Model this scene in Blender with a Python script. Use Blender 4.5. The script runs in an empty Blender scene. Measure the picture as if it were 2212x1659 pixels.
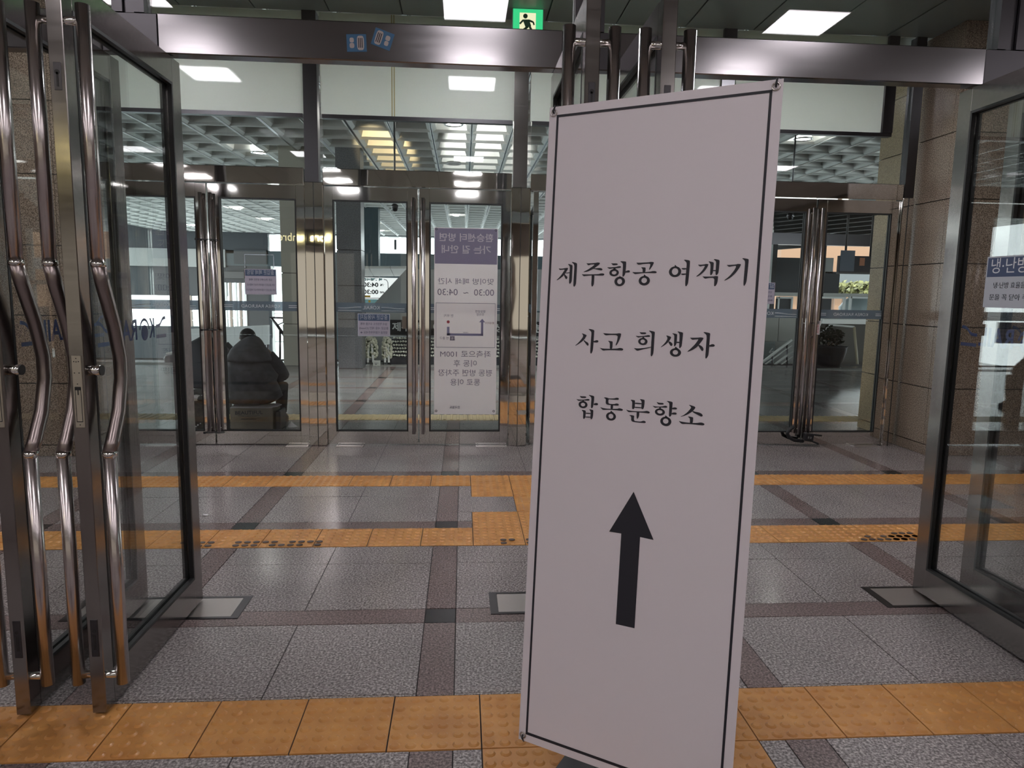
EXPO, SKY = 0.75, 3.8
import bpy, bmesh, math, random
import numpy as np
from mathutils import Vector, Matrix, Euler
from mathutils.geometry import tessellate_polygon

random.seed(7)
SC = bpy.context.scene
COL = SC.collection
PI = math.pi

# ------------------------------------------------------------------ camera
IMG_W, IMG_H, FPX = 2212.0, 1659.0, 1509.8
YAW, PITCH, ROLL, CAM_H = 0.0720, -0.1317, 0.0161, 1.436


def _basis():
    cy, sy, cp, sp, cr, sr = (math.cos(YAW), math.sin(YAW), math.cos(PITCH),
                              math.sin(PITCH), math.cos(ROLL), math.sin(ROLL))
    f0, r0, u0 = Vector((sy, cy, 0)), Vector((cy, -sy, 0)), Vector((0, 0, 1))
    f = cp * f0 + sp * u0
    u = cp * u0 - sp * f0
    return cr * r0 + sr * u, cr * u - sr * r0, f


RIGHT, UP, FWD = _basis()
cam_d = bpy.data.cameras.new('camera')
cam_d.sensor_width = 36.0
cam_d.lens = 36.0 * FPX / IMG_W
cam_d.clip_start, cam_d.clip_end = 0.05, 400
cam = bpy.data.objects.new('camera', cam_d)
COL.objects.link(cam)
M = Matrix((RIGHT, UP, -FWD)).transposed().to_4x4()
M.translation = (0, 0, CAM_H)
cam.matrix_world = M
SC.camera = cam


def at(px, py, Y):
    """point of the plane y=Y that shows at pixel px,py"""
    d = RIGHT * ((px - IMG_W / 2) / FPX) - UP * ((py - IMG_H / 2) / FPX) + FWD
    return Vector((0, 0, CAM_H)) + d * (Y / d.y)


def atz(px, py, Z):
    d = RIGHT * ((px - IMG_W / 2) / FPX) - UP * ((py - IMG_H / 2) / FPX) + FWD
    return Vector((0, 0, CAM_H)) + d * ((Z - CAM_H) / d.z)


# ------------------------------------------------------------------ world, view, lamps
SC.view_settings.view_transform = 'Standard'
SC.view_settings.look = 'None'
SC.view_settings.gamma = 1.0
SC.view_settings.use_curve_mapping = False
SC.view_settings.exposure = EXPO
try:
    SC.cycles.use_denoising = True
    SC.cycles.max_bounces = 14
    SC.cycles.transparent_max_bounces = 40
    SC.cycles.glossy_bounces = 6
    SC.cycles.diffuse_bounces = 4
    SC.cycles.sample_clamp_indirect = 6.0
    SC.cycles.caustics_reflective = False
    SC.cycles.caustics_refractive = False
except Exception:
    pass
W = bpy.data.worlds.new('world')
SC.world = W
W.use_nodes = True
_bg = W.node_tree.nodes['Background']
_bg.inputs[0].default_value = (0.90, 0.985, 1.0, 1)
_bg.inputs[1].default_value = SKY
_sd = bpy.data.lights.new('sun', 'SUN')
_sd.energy, _sd.angle, _sd.color = 2.0, 0.02, (1.0, 0.93, 0.80)
_so = bpy.data.objects.new('sun', _sd)
_so.rotation_euler = Euler((math.radians(42), math.radians(28), 0))
COL.objects.link(_so)

LAMP_OUR, LAMP_VEST = 9.4, 31.0     # radiance of the ceiling light panels


# ------------------------------------------------------------------ materials
def new_mat(name):
    m = bpy.data.materials.new(name)
    m.use_nodes = True
    nt = m.node_tree
    return m, nt, nt.nodes['Principled BSDF']


def N(nt, t, **kw):
    n = nt.nodes.new(t)
    for k, v in kw.items():
        setattr(n, k, v)
    return n


def pos(nt, scale=(1, 1, 1)):
    g = N(nt, 'ShaderNodeNewGeometry')
    mp = N(nt, 'ShaderNodeMapping')
    mp.inputs['Scale'].default_value = scale
    nt.links.new(g.outputs['Position'], mp.inputs['Vector'])
    return mp.outputs['Vector']


def plain(name, col, rough=0.5, metal=0.0, coat=0.0, noise=0.0, nscale=30.0, emit=None, estr=0.0, spec=0.5):
    m, nt, p = new_mat(name)
    c = (*col, 1)
    p.inputs['Base Color'].default_value = c
    p.inputs['Roughness'].default_value = rough
    p.inputs['Metallic'].default_value = metal
    p.inputs['Coat Weight'].default_value = coat
    p.inputs['Coat Roughness'].default_value = 0.04
    p.inputs['Specular IOR Level'].default_value = spec
    if noise > 0:
        nz = N(nt, 'ShaderNodeTexNoise')
        nz.inputs['Scale'].default_value = nscale
        nz.inputs['Detail'].default_value = 6
        nt.links.new(pos(nt), nz.inputs['Vector'])
        r = N(nt, 'ShaderNodeValToRGB')
        r.color_ramp.elements[0].position = 0.35
        r.color_ramp.elements[1].position = 0.65
        r.color_ramp.elements[0].color = (*[x * (1 - noise) for x in col], 1)
        r.color_ramp.elements[1].color = (*[min(1, x * (1 + noise)) for x in col], 1)
        nt.links.new(nz.outputs['Fac'], r.inputs['Fac'])
        nt.links.new(r.outputs['Color'], p.inputs['Base Color'])
    if emit:
        p.inputs['Emission Color'].default_value = (*emit, 1)
        p.inputs['Emission Strength'].default_value = estr
    return m


def granite(name, c0, c1, c2, scale=150.0, rough=0.35, blot=0.12, spec=0.5):
    m, nt, p = new_mat(name)
    v = pos(nt)
    n1 = N(nt, 'ShaderNodeTexNoise')
    n1.inputs['Scale'].default_value = scale
    n1.inputs['Detail'].default_value = 3
    n1.inputs['Roughness'].default_value = 0.65
    nt.links.new(v, n1.inputs['Vector'])
    r = N(nt, 'ShaderNodeValToRGB')
    e = r.color_ramp.elements
    e[0].position, e[0].color = 0.36, (*c0, 1)
    e[1].position, e[1].color = 0.66, (*c2, 1)
    k = e.new(0.5)
    k.color = (*c1, 1)
    nt.links.new(n1.outputs['Fac'], r.inputs['Fac'])
    n2 = N(nt, 'ShaderNodeTexNoise')
    n2.inputs['Scale'].default_value = 2.2
    n2.inputs['Detail'].default_value = 4
    nt.links.new(v, n2.inputs['Vector'])
    r2 = N(nt, 'ShaderNodeMapRange')
    r2.inputs['From Min'].default_value = 0.3
    r2.inputs['From Max'].default_value = 0.7
    r2.inputs['To Min'].default_value = 1 - blot
    r2.inputs['To Max'].default_value = 1 + blot
    nt.links.new(n2.outputs['Fac'], r2.inputs['Value'])
    mx = N(nt, 'ShaderNodeVectorMath', operation='SCALE')
    nt.links.new(r.outputs['Color'], mx.inputs[0])
    nt.links.new(r2.outputs['Result'], mx.inputs['Scale'])
    nt.links.new(mx.outputs['Vector'], p.inputs['Base Color'])
    p.inputs['Roughness'].default_value = rough
    p.inputs['Specular IOR Level'].default_value = spec
    return m


def steel(name, col=(0.55, 0.53, 0.52), rough=0.12, wave=0.0, wscale=4.0, brush=0.0):
    m, nt, p = new_mat(name)
    p.inputs['Base Color'].default_value = (*col, 1)
    p.inputs['Metallic'].default_value = 1.0
    p.inputs['Roughness'].default_value = rough
    if wave > 0:
        nz = N(nt, 'ShaderNodeTexNoise')
        nz.inputs['Scale'].default_value = wscale
        nz.inputs['Detail'].default_value = 2
        nt.links.new(pos(nt, (1, 1, 0.55)), nz.inputs['Vector'])
        b = N(nt, 'ShaderNodeBump')
        b.inputs['Strength'].default_value = wave
        b.inputs['Distance'].default_value = 0.02
        nt.links.new(nz.outputs['Fac'], b.inputs['Height'])
        nt.links.new(b.outputs['Normal'], p.inputs['Normal'])
    if brush > 0:
        nz = N(nt, 'ShaderNodeTexNoise')
        nz.inputs['Scale'].default_value = 60
        nz.inputs['Detail'].default_value = 4
        nt.links.new(pos(nt, (0.06, 1, 1)), nz.inputs['Vector'])
        r2 = N(nt, 'ShaderNodeMapRange')
        r2.inputs['To Min'].default_value = rough - brush
        r2.inputs['To Max'].default_value = rough + brush
        nt.links.new(nz.outputs['Fac'], r2.inputs['Value'])
        nt.links.new(r2.outputs['Result'], p.inputs['Roughness'])
    return m


def glass(name, tint=(0.955, 0.97, 0.965), r0=0.045):
    """architectural pane: tinted see-through with a Schlick mirror reflection"""
    m = bpy.data.materials.new(name)
    m.use_nodes = True
    nt = m.node_tree
    nt.nodes.clear()
    o = N(nt, 'ShaderNodeOutputMaterial')
    tr = N(nt, 'ShaderNodeBsdfTransparent')
    tr.inputs[0].default_value = (*tint, 1)
    gl = N(nt, 'ShaderNodeBsdfGlossy')
    gl.inputs['Roughness'].default_value = 0.0
    lw = N(nt, 'ShaderNodeLayerWeight')
    lw.inputs['Blend'].default_value = 0.5
    pw = N(nt, 'ShaderNodeMath', operation='POWER')
    pw.inputs[1].default_value = 5.0
    nt.links.new(lw.outputs['Facing'], pw.inputs[0])
    ma = N(nt, 'ShaderNodeMath', operation='MULTIPLY_ADD')
    ma.inputs[1].default_value = 1 - r0
    ma.inputs[2].default_value = r0
    nt.links.new(pw.outputs[0], ma.inputs[0])
    mx = N(nt, 'ShaderNodeMixShader')
    nt.links.new(ma.outputs[0], mx.inputs[0])
    nt.links.new(tr.outputs[0], mx.inputs[1])
    nt.links.new(gl.outputs[0], mx.inputs[2])
    nt.links.new(mx.outputs[0], o.inputs[0])
    return m


def film(name, col, alpha, rough=0.4):
    """translucent sticker film"""
    m = bpy.data.materials.new(name)
    m.use_nodes = True
    nt = m.node_tree
    nt.nodes.clear()
    o = N(nt, 'ShaderNodeOutputMaterial')
    tr = N(nt, 'ShaderNodeBsdfTransparent')
    tr.inputs[0].default_value = (*[0.4 + 0.6 * c for c in col], 1)
    d = N(nt, 'ShaderNodeBsdfDiffuse')
    d.inputs[0].default_value = (*col, 1)
    t2 = N(nt, 'ShaderNodeBsdfTranslucent')
    t2.inputs[0].default_value = (*col, 1)
    m1 = N(nt, 'ShaderNodeMixShader')
    m1.inputs[0].default_value = 0.45
    nt.links.new(d.outputs[0], m1.inputs[1])
    nt.links.new(t2.outputs[0], m1.inputs[2])
    mx = N(nt, 'ShaderNodeMixShader')
    mx.inputs[0].default_value = alpha
    nt.links.new(tr.outputs[0], mx.inputs[1])
    nt.links.new(m1.outputs[0], mx.inputs[2])
    nt.links.new(mx.outputs[0], o.inputs[0])
    return m


def emis(name, col, s):
    m = bpy.data.materials.new(name)
    m.use_nodes = True
    nt = m.node_tree
    nt.nodes.clear()
    o = N(nt, 'ShaderNodeOutputMaterial')
    e = N(nt, 'ShaderNodeEmission')
    e.inputs[0].default_value = (*col, 1)
    e.inputs[1].default_value = s
    nt.links.new(e.outputs[0], o.inputs[0])
    return m


# tactile tile: yellow with worn grey spots
def tactile_mat():
    m, nt, p = new_mat('yellow_tactile')
    v = pos(nt)
    n1 = N(nt, 'ShaderNodeTexNoise')
    n1.inputs['Scale'].default_value = 9
    n1.inputs['Detail'].default_value = 6
    nt.links.new(v, n1.inputs['Vector'])
    r = N(nt, 'ShaderNodeValToRGB')
    e = r.color_ramp.elements
    e[0].position, e[0].color = 0.3, (0.44, 0.192, 0.052, 1)
    e[1].position, e[1].color = 0.7, (0.58, 0.282, 0.082, 1)
    nt.links.new(n1.outputs['Fac'], r.inputs['Fac'])
    nt.links.new(r.outputs['Color'], p.inputs['Base Color'])
    p.inputs['Roughness'].default_value = 0.38
    n2 = N(nt, 'ShaderNodeTexNoise')
    n2.inputs['Scale'].default_value = 220
    nt.links.new(v, n2.inputs['Vector'])
    b = N(nt, 'ShaderNodeBump')
    b.inputs['Strength'].default_value = 0.15
    b.inputs['Distance'].default_value = 0.002
    nt.links.new(n2.outputs['Fac'], b.inputs['Height'])
    nt.links.new(b.outputs['Normal'], p.inputs['Normal'])
    return m


G_NEAR = granite('grey_granite', (0.075, 0.062, 0.062), (0.235, 0.205, 0.203), (0.56, 0.51, 0.50), 110, 0.40)
G_POL = granite('polished_grey_granite', (0.09, 0.076, 0.076), (0.225, 0.195, 0.192), (0.48, 0.43, 0.42), 110, 0.19)
G_RED = granite('reddish_granite', (0.05, 0.032, 0.032), (0.155, 0.108, 0.105), (0.32, 0.245, 0.235), 115, 0.36)
G_REDP = granite('polished_reddish_granite', (0.055, 0.038, 0.038), (0.15, 0.108, 0.104), (0.29, 0.225, 0.215), 115, 0.19)
G_BLK = granite('black_granite', (0.006, 0.006, 0.008), (0.010, 0.010, 0.013), (0.02, 0.02, 0.024), 120, 0.22)
G_HALL = granite('hall_grey_granite', (0.075, 0.075, 0.075), (0.165, 0.165, 0.163), (0.30, 0.30, 0.295), 90, 0.22)
G_WALL = granite('brown_wall_granite', (0.07, 0.052, 0.038), (0.235, 0.178, 0.135), (0.44, 0.35, 0.275), 120, 0.22)
G_PIER = granite('beige_pier_granite', (0.19, 0.135, 0.075), (0.42, 0.31, 0.18), (0.60, 0.47, 0.29), 120, 0.35)
G_COL = granite('grey_column_stone', (0.10, 0.10, 0.105), (0.15, 0.152, 0.16), (0.20, 0.20, 0.21), 60, 0.3)
GROUT = plain('dark_joint', (0.035, 0.030, 0.030), 0.9)
YEL = tactile_mat()
CHROME = steel('polished_steel', (0.74, 0.725, 0.70), 0.05, wave=0.045, wscale=3.0)
MIRROR = steel('mirror_steel', (0.70, 0.675, 0.635), 0.03, wave=0.03, wscale=3.5)
TUBE = steel('tube_steel', (0.60, 0.55, 0.54), 0.24)
GRIP = steel('darker_tube_steel', (0.30, 0.255, 0.245), 0.30)  # darker and slightly rougher than the straight tubes
BRUSH = steel('brushed_steel', (0.27, 0.252, 0.242), 0.17, brush=0.06)
BEAM = steel('hairline_steel', (0.25, 0.242, 0.25), 0.15, wave=0.02, wscale=2.0, brush=0.03)
DARKST = steel('dark_steel', (0.085, 0.082, 0.088), 0.28)
PLATE = steel('worn_plate_steel', (0.52, 0.48, 0.47), 0.34, wave=0.04, wscale=14)
GASKET = plain('black_gasket', (0.012, 0.012, 0.013), 0.5)
BLACK = plain('black_plastic', (0.010, 0.010, 0.012), 0.45)
GLASS = glass('door_glass')
GLASS_N = glass('near_door_glass', (0.93, 0.95, 0.945), 0.075)
GLASS_DK = glass('transom_glass', (0.93, 0.955, 0.95), 0.05)
WHITE = plain('white_paint', (0.80, 0.80, 0.78), 0.5)
PAPER = plain('white_print', (0.72, 0.70, 0.70), 0.6)
INK = plain('black_ink', (0.018, 0.018, 0.026), 0.55)
NAVY = plain('navy_print', (0.035, 0.055, 0.14), 0.5)
LAMP_M = emis('lamp_diffuser', (1.0, 0.93, 0.965), LAMP_OUR)
LAMPV_M = emis('vestibule_lamp_diffuser', (0.98, 0.97, 1.0), LAMP_VEST)
DOWN_M = emis('downlight_glow', (1.0, 0.97, 0.90), 16.0)
FROST = plain('frosted_panel', (0.85, 0.93, 0.85), 0.4, coat=0.75)
_nt = FROST.node_tree
_tl = N(_nt, 'ShaderNodeBsdfTranslucent')
_tl.inputs[0].default_value = (0.74, 0.84, 0.70, 1)
_mx = N(_nt, 'ShaderNodeMixShader')
_mx.inputs[0].default_value = 0.18
_nt.links.new(_nt.nodes['Principled BSDF'].outputs[0], _mx.inputs[1])
_nt.links.new(_tl.outputs[0], _mx.inputs[2])
_nt.links.new(_mx.outputs[0], _nt.nodes['Material Output'].inputs[0])
COFFER = plain('coffer_metal', (0.62, 0.63, 0.61), 0.38, metal=0.25)
RAILM = steel('ceiling_rail_metal', (0.6, 0.6, 0.6), 0.25)
CEIL = plain('dark_ceiling_panel', (0.20, 0.245, 0.24), 0.45)


# ------------------------------------------------------------------ mesh helpers
class MB:
    """collects simple shapes and links them as one mesh object"""

    def __init__(self):
        self.bm = bmesh.new()

    def box(self, a, b, bev=0.0):
        x0, y0, z0 = [min(p, q) for p, q in zip(a, b)]
        x1, y1, z1 = [max(p, q) for p, q in zip(a, b)]
        v = [self.bm.verts.new(p) for p in ((x0, y0, z0), (x1, y0, z0), (x1, y1, z0), (x0, y1, z0),
                                            (x0, y0, z1), (x1, y0, z1), (x1, y1, z1), (x0, y1, z1))]
        fs = [self.bm.faces.new([v[i] for i in q]) for q in
              ((0, 3, 2, 1), (4, 5, 6, 7), (0, 1, 5, 4), (1, 2, 6, 5), (2, 3, 7, 6), (3, 0, 4, 7))]
        if bev > 0:
            es = list({e for f in fs for e in f.edges})
            bmesh.ops.bevel(self.bm, geom=es, offset=bev, segments=1, affect='EDGES', profile=0.5)
        return self

    def prism(self, pts, d):
        """polygon (list of 3d points) extruded by vector d"""
        d = Vector(d)
        lo = [self.bm.verts.new(p) for p in pts]
        hi = [self.bm.verts.new(Vector(p) + d) for p in pts]
        n = len(pts)
        self.bm.faces.new(lo[::-1])
        self.bm.faces.new(hi)
        for i in range(n):
            self.bm.faces.new((lo[i], lo[(i + 1) % n], hi[(i + 1) % n], hi[i]))
        return self

    def tube(self, pts, r, seg=12, caps=True):
        pts = [Vector(p) for p in pts]
        rings = []
        rr = r if isinstance(r, (list, tuple)) else [r] * len(pts)
        t0 = (pts[1] - pts[0]).normalized()
        ref = Vector((0, 0, 1)) if abs(t0.z) < 0.9 else Vector((1, 0, 0))
        u = t0.cross(ref).normalized()
        for i, p in enumerate(pts):
            if i == 0:
                t = pts[1] - pts[0]
            elif i == len(pts) - 1:
                t = pts[-1] - pts[-2]
            else:
                t = (pts[i + 1] - p).normalized() + (p - pts[i - 1]).normalized()
            t.normalize()
            u = (u - t * u.dot(t)).normalized()
            w = t.cross(u)
            rings.append([self.bm.verts.new(p + (u * math.cos(2 * PI * k / seg) + w * math.sin(2 * PI * k / seg)) * rr[i])
                          for k in range(seg)])
        for a, b in zip(rings, rings[1:]):
            for k in range(seg):
                f = self.bm.faces.new((a[k], a[(k + 1) % seg], b[(k + 1) % seg], b[k]))
                f.smooth = True
        if caps:
            self.bm.faces.new(rings[0][::-1])
            self.bm.faces.new(rings[-1])
        return self

    def loft(self, secs, seg=20):
        """secs: (cx, cy, z, rx, ry)"""
        rings = [[self.bm.verts.new((cx + rx * math.cos(2 * PI * k / seg), cy + ry * math.sin(2 * PI * k / seg), z))
                  for k in range(seg)] for cx, cy, z, rx, ry in secs]
        for a, b in zip(rings, rings[1:]):
            for k in range(seg):
                f = self.bm.faces.new((a[k], a[(k + 1) % seg], b[(k + 1) % seg], b[k]))
                f.smooth = True
        self.bm.faces.new(rings[0][::-1])
        self.bm.faces.new(rings[-1])
        return self

    def ball(self, c, r, seg=10, sq=(1, 1, 1)):
        mt = Matrix.Translation(c) @ Matrix.Diagonal((r * sq[0], r * sq[1], r * sq[2], 1))
        g = bmesh.ops.create_uvsphere(self.bm, u_segments=seg, v_segments=max(5, seg * 2 // 3), radius=1, matrix=mt)
        for v in g['verts']:
            for f in v.link_faces:
                f.smooth = True
        return self

    def torus(self, c, R, r, n=(0, 1, 0), seg=20, ms=8):
        n = Vector(n).normalized()
        a = n.orthogonal().normalized()
        b = n.cross(a)
        rings = []
        for i in range(seg):
            t = 2 * PI * i / seg
            d = a * math.cos(t) + b * math.sin(t)
            rings.append([self.bm.verts.new(Vector(c) + d * (R + r * math.cos(2 * PI * k / ms)) + n * r * math.sin(2 * PI * k / ms))
                          for k in range(ms)])
        for i in range(seg):
            p, q = rings[i], rings[(i + 1) % seg]
            for k in range(ms):
                f = self.bm.faces.new((p[k], q[k], q[(k + 1) % ms], p[(k + 1) % ms]))
                f.smooth = True
        return self

    def quad(self, a, b, c, d):
        self.bm.faces.new([self.bm.verts.new(p) for p in (a, b, c, d)])
        return self

    def build(self, name, mat, parent=None):
        bmesh.ops.recalc_face_normals(self.bm, faces=self.bm.faces)
        me = bpy.data.meshes.new(name)
        self.bm.to_mesh(me)
        self.bm.free()
        return link(name, me, mat, parent)


def link(name, me, mat=None, parent=None, loc=None):
    if mat is not None and not me.materials:
        me.materials.append(mat)
    o = bpy.data.objects.new(name, me)
    COL.objects.link(o)
    if parent is not None:
        o.parent = parent
    if loc is not None:
        o.location = loc
    return o


def tag(o, label=None, cat=None, group=None, kind=None):
    if label:
        o['label'] = label
    if cat:
        o['category'] = cat
    if group:
        o['group'] = group
    if kind:
        o['kind'] = kind
    return o


def empty(name, loc=(0, 0, 0), rz=0.0, label=None, cat=None, group=None, kind=None):
    o = bpy.data.objects.new(name, None)
    o.empty_display_size = 0.1
    o.location = loc
    o.rotation_euler = (0, 0, rz)
    COL.objects.link(o)
    return tag(o, label, cat, group, kind)


def bx(name, a, b, mat, parent=None, bev=0.0):
    return MB().box(a, b, bev).build(name, mat, parent)


def copy_tree(o, parent=None):
    c = o.copy()
    COL.objects.link(c)
    if parent is not None:
        c.parent = parent
    for ch in list(o.children):
        copy_tree(ch, c)
    return c


TMP = bpy.data.scenes.new('lettering_bench')


def text_mesh(body, size=1.0, extrude=0.0, align='CENTER', spacing=1.0, bold=0.0, line=1.0):
    cu = bpy.data.curves.new('text', 'FONT')
    cu.body = body
    cu.size = size
    cu.extrude = extrude
    cu.align_x = align
    cu.align_y = 'CENTER'
    cu.space_character = spacing
    cu.space_line = line
    cu.offset = bold
    cu.resolution_u = 3
    o = bpy.data.objects.new('text', cu)
    TMP.collection.objects.link(o)
    TMP.view_layers[0].update()
    dg = TMP.view_layers[0].depsgraph
    me = bpy.data.meshes.new_from_object(o.evaluated_get(dg))
    bpy.data.objects.remove(o)
    bpy.data.curves.remove(cu)
    return me


def frame_mat(origin, xdir, ydir):
    """matrix whose local x,y lie in a plane and z faces out"""
    x = Vector(xdir).normalized()
    y = Vector(ydir).normalized()
    z = x.cross(y)
    m = Matrix((x, y, z)).transposed().to_4x4()
    m.translation = origin
    return m


def text_on(name, body, size, mat, m, parent=None, align='CENTER', extrude=0.0008, width=None, spacing=1.0, bold=0.0, line=1.0):
    me = text_mesh(body, size, extrude, align, spacing, bold, line)
    sx = 1.0
    if width and len(me.vertices):
        xs = [v.co.x for v in me.vertices]
        sx = width / max(1e-6, max(xs) - min(xs))
    me.transform(m @ Matrix.Diagonal((sx, 1, 1, 1)))
    if m.determinant() < 0:
        me.flip_normals()
    if ' ' not in body:
        return link(name, me, mat, parent)
    # one object per word: group loose pieces by the gaps along the writing direction
    inv = m.inverted()
    bm = bmesh.new()
    bm.from_mesh(me)
    seen, isl = set(), []
    for v in bm.verts:
        if v in seen:
            continue
        stack, comp = [v], []
        seen.add(v)
        while stack:
            q = stack.pop()
            comp.append(q)
            for e in q.link_edges:
                w = e.other_vert(q)
                if w not in seen:
                    seen.add(w)
                    stack.append(w)
        xs = [(inv @ q.co).x for q in comp]
        isl.append((min(xs), max(xs), comp))
    isl.sort(key=lambda t: t[0])
    groups, xmax = [], None
    for a, b, comp in isl:
        if xmax is None or a - xmax > size * sx * .16:
            groups.append([])
            xmax = b
        groups[-1].extend(comp)
        xmax = max(xmax, b)
    first = None
    for g in groups:
        gs = {v: i for i, v in enumerate(g)}
        fs = [[gs[v] for v in f.verts] for f in bm.faces if f.verts[0] in gs]
        m2 = bpy.data.meshes.new(name)
        m2.from_pydata([v.co[:] for v in g], [], fs)
        o = link(name, m2, mat, parent)
        first = first or o
    bm.free()
    bpy.data.meshes.remove(me)
    return first


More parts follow.
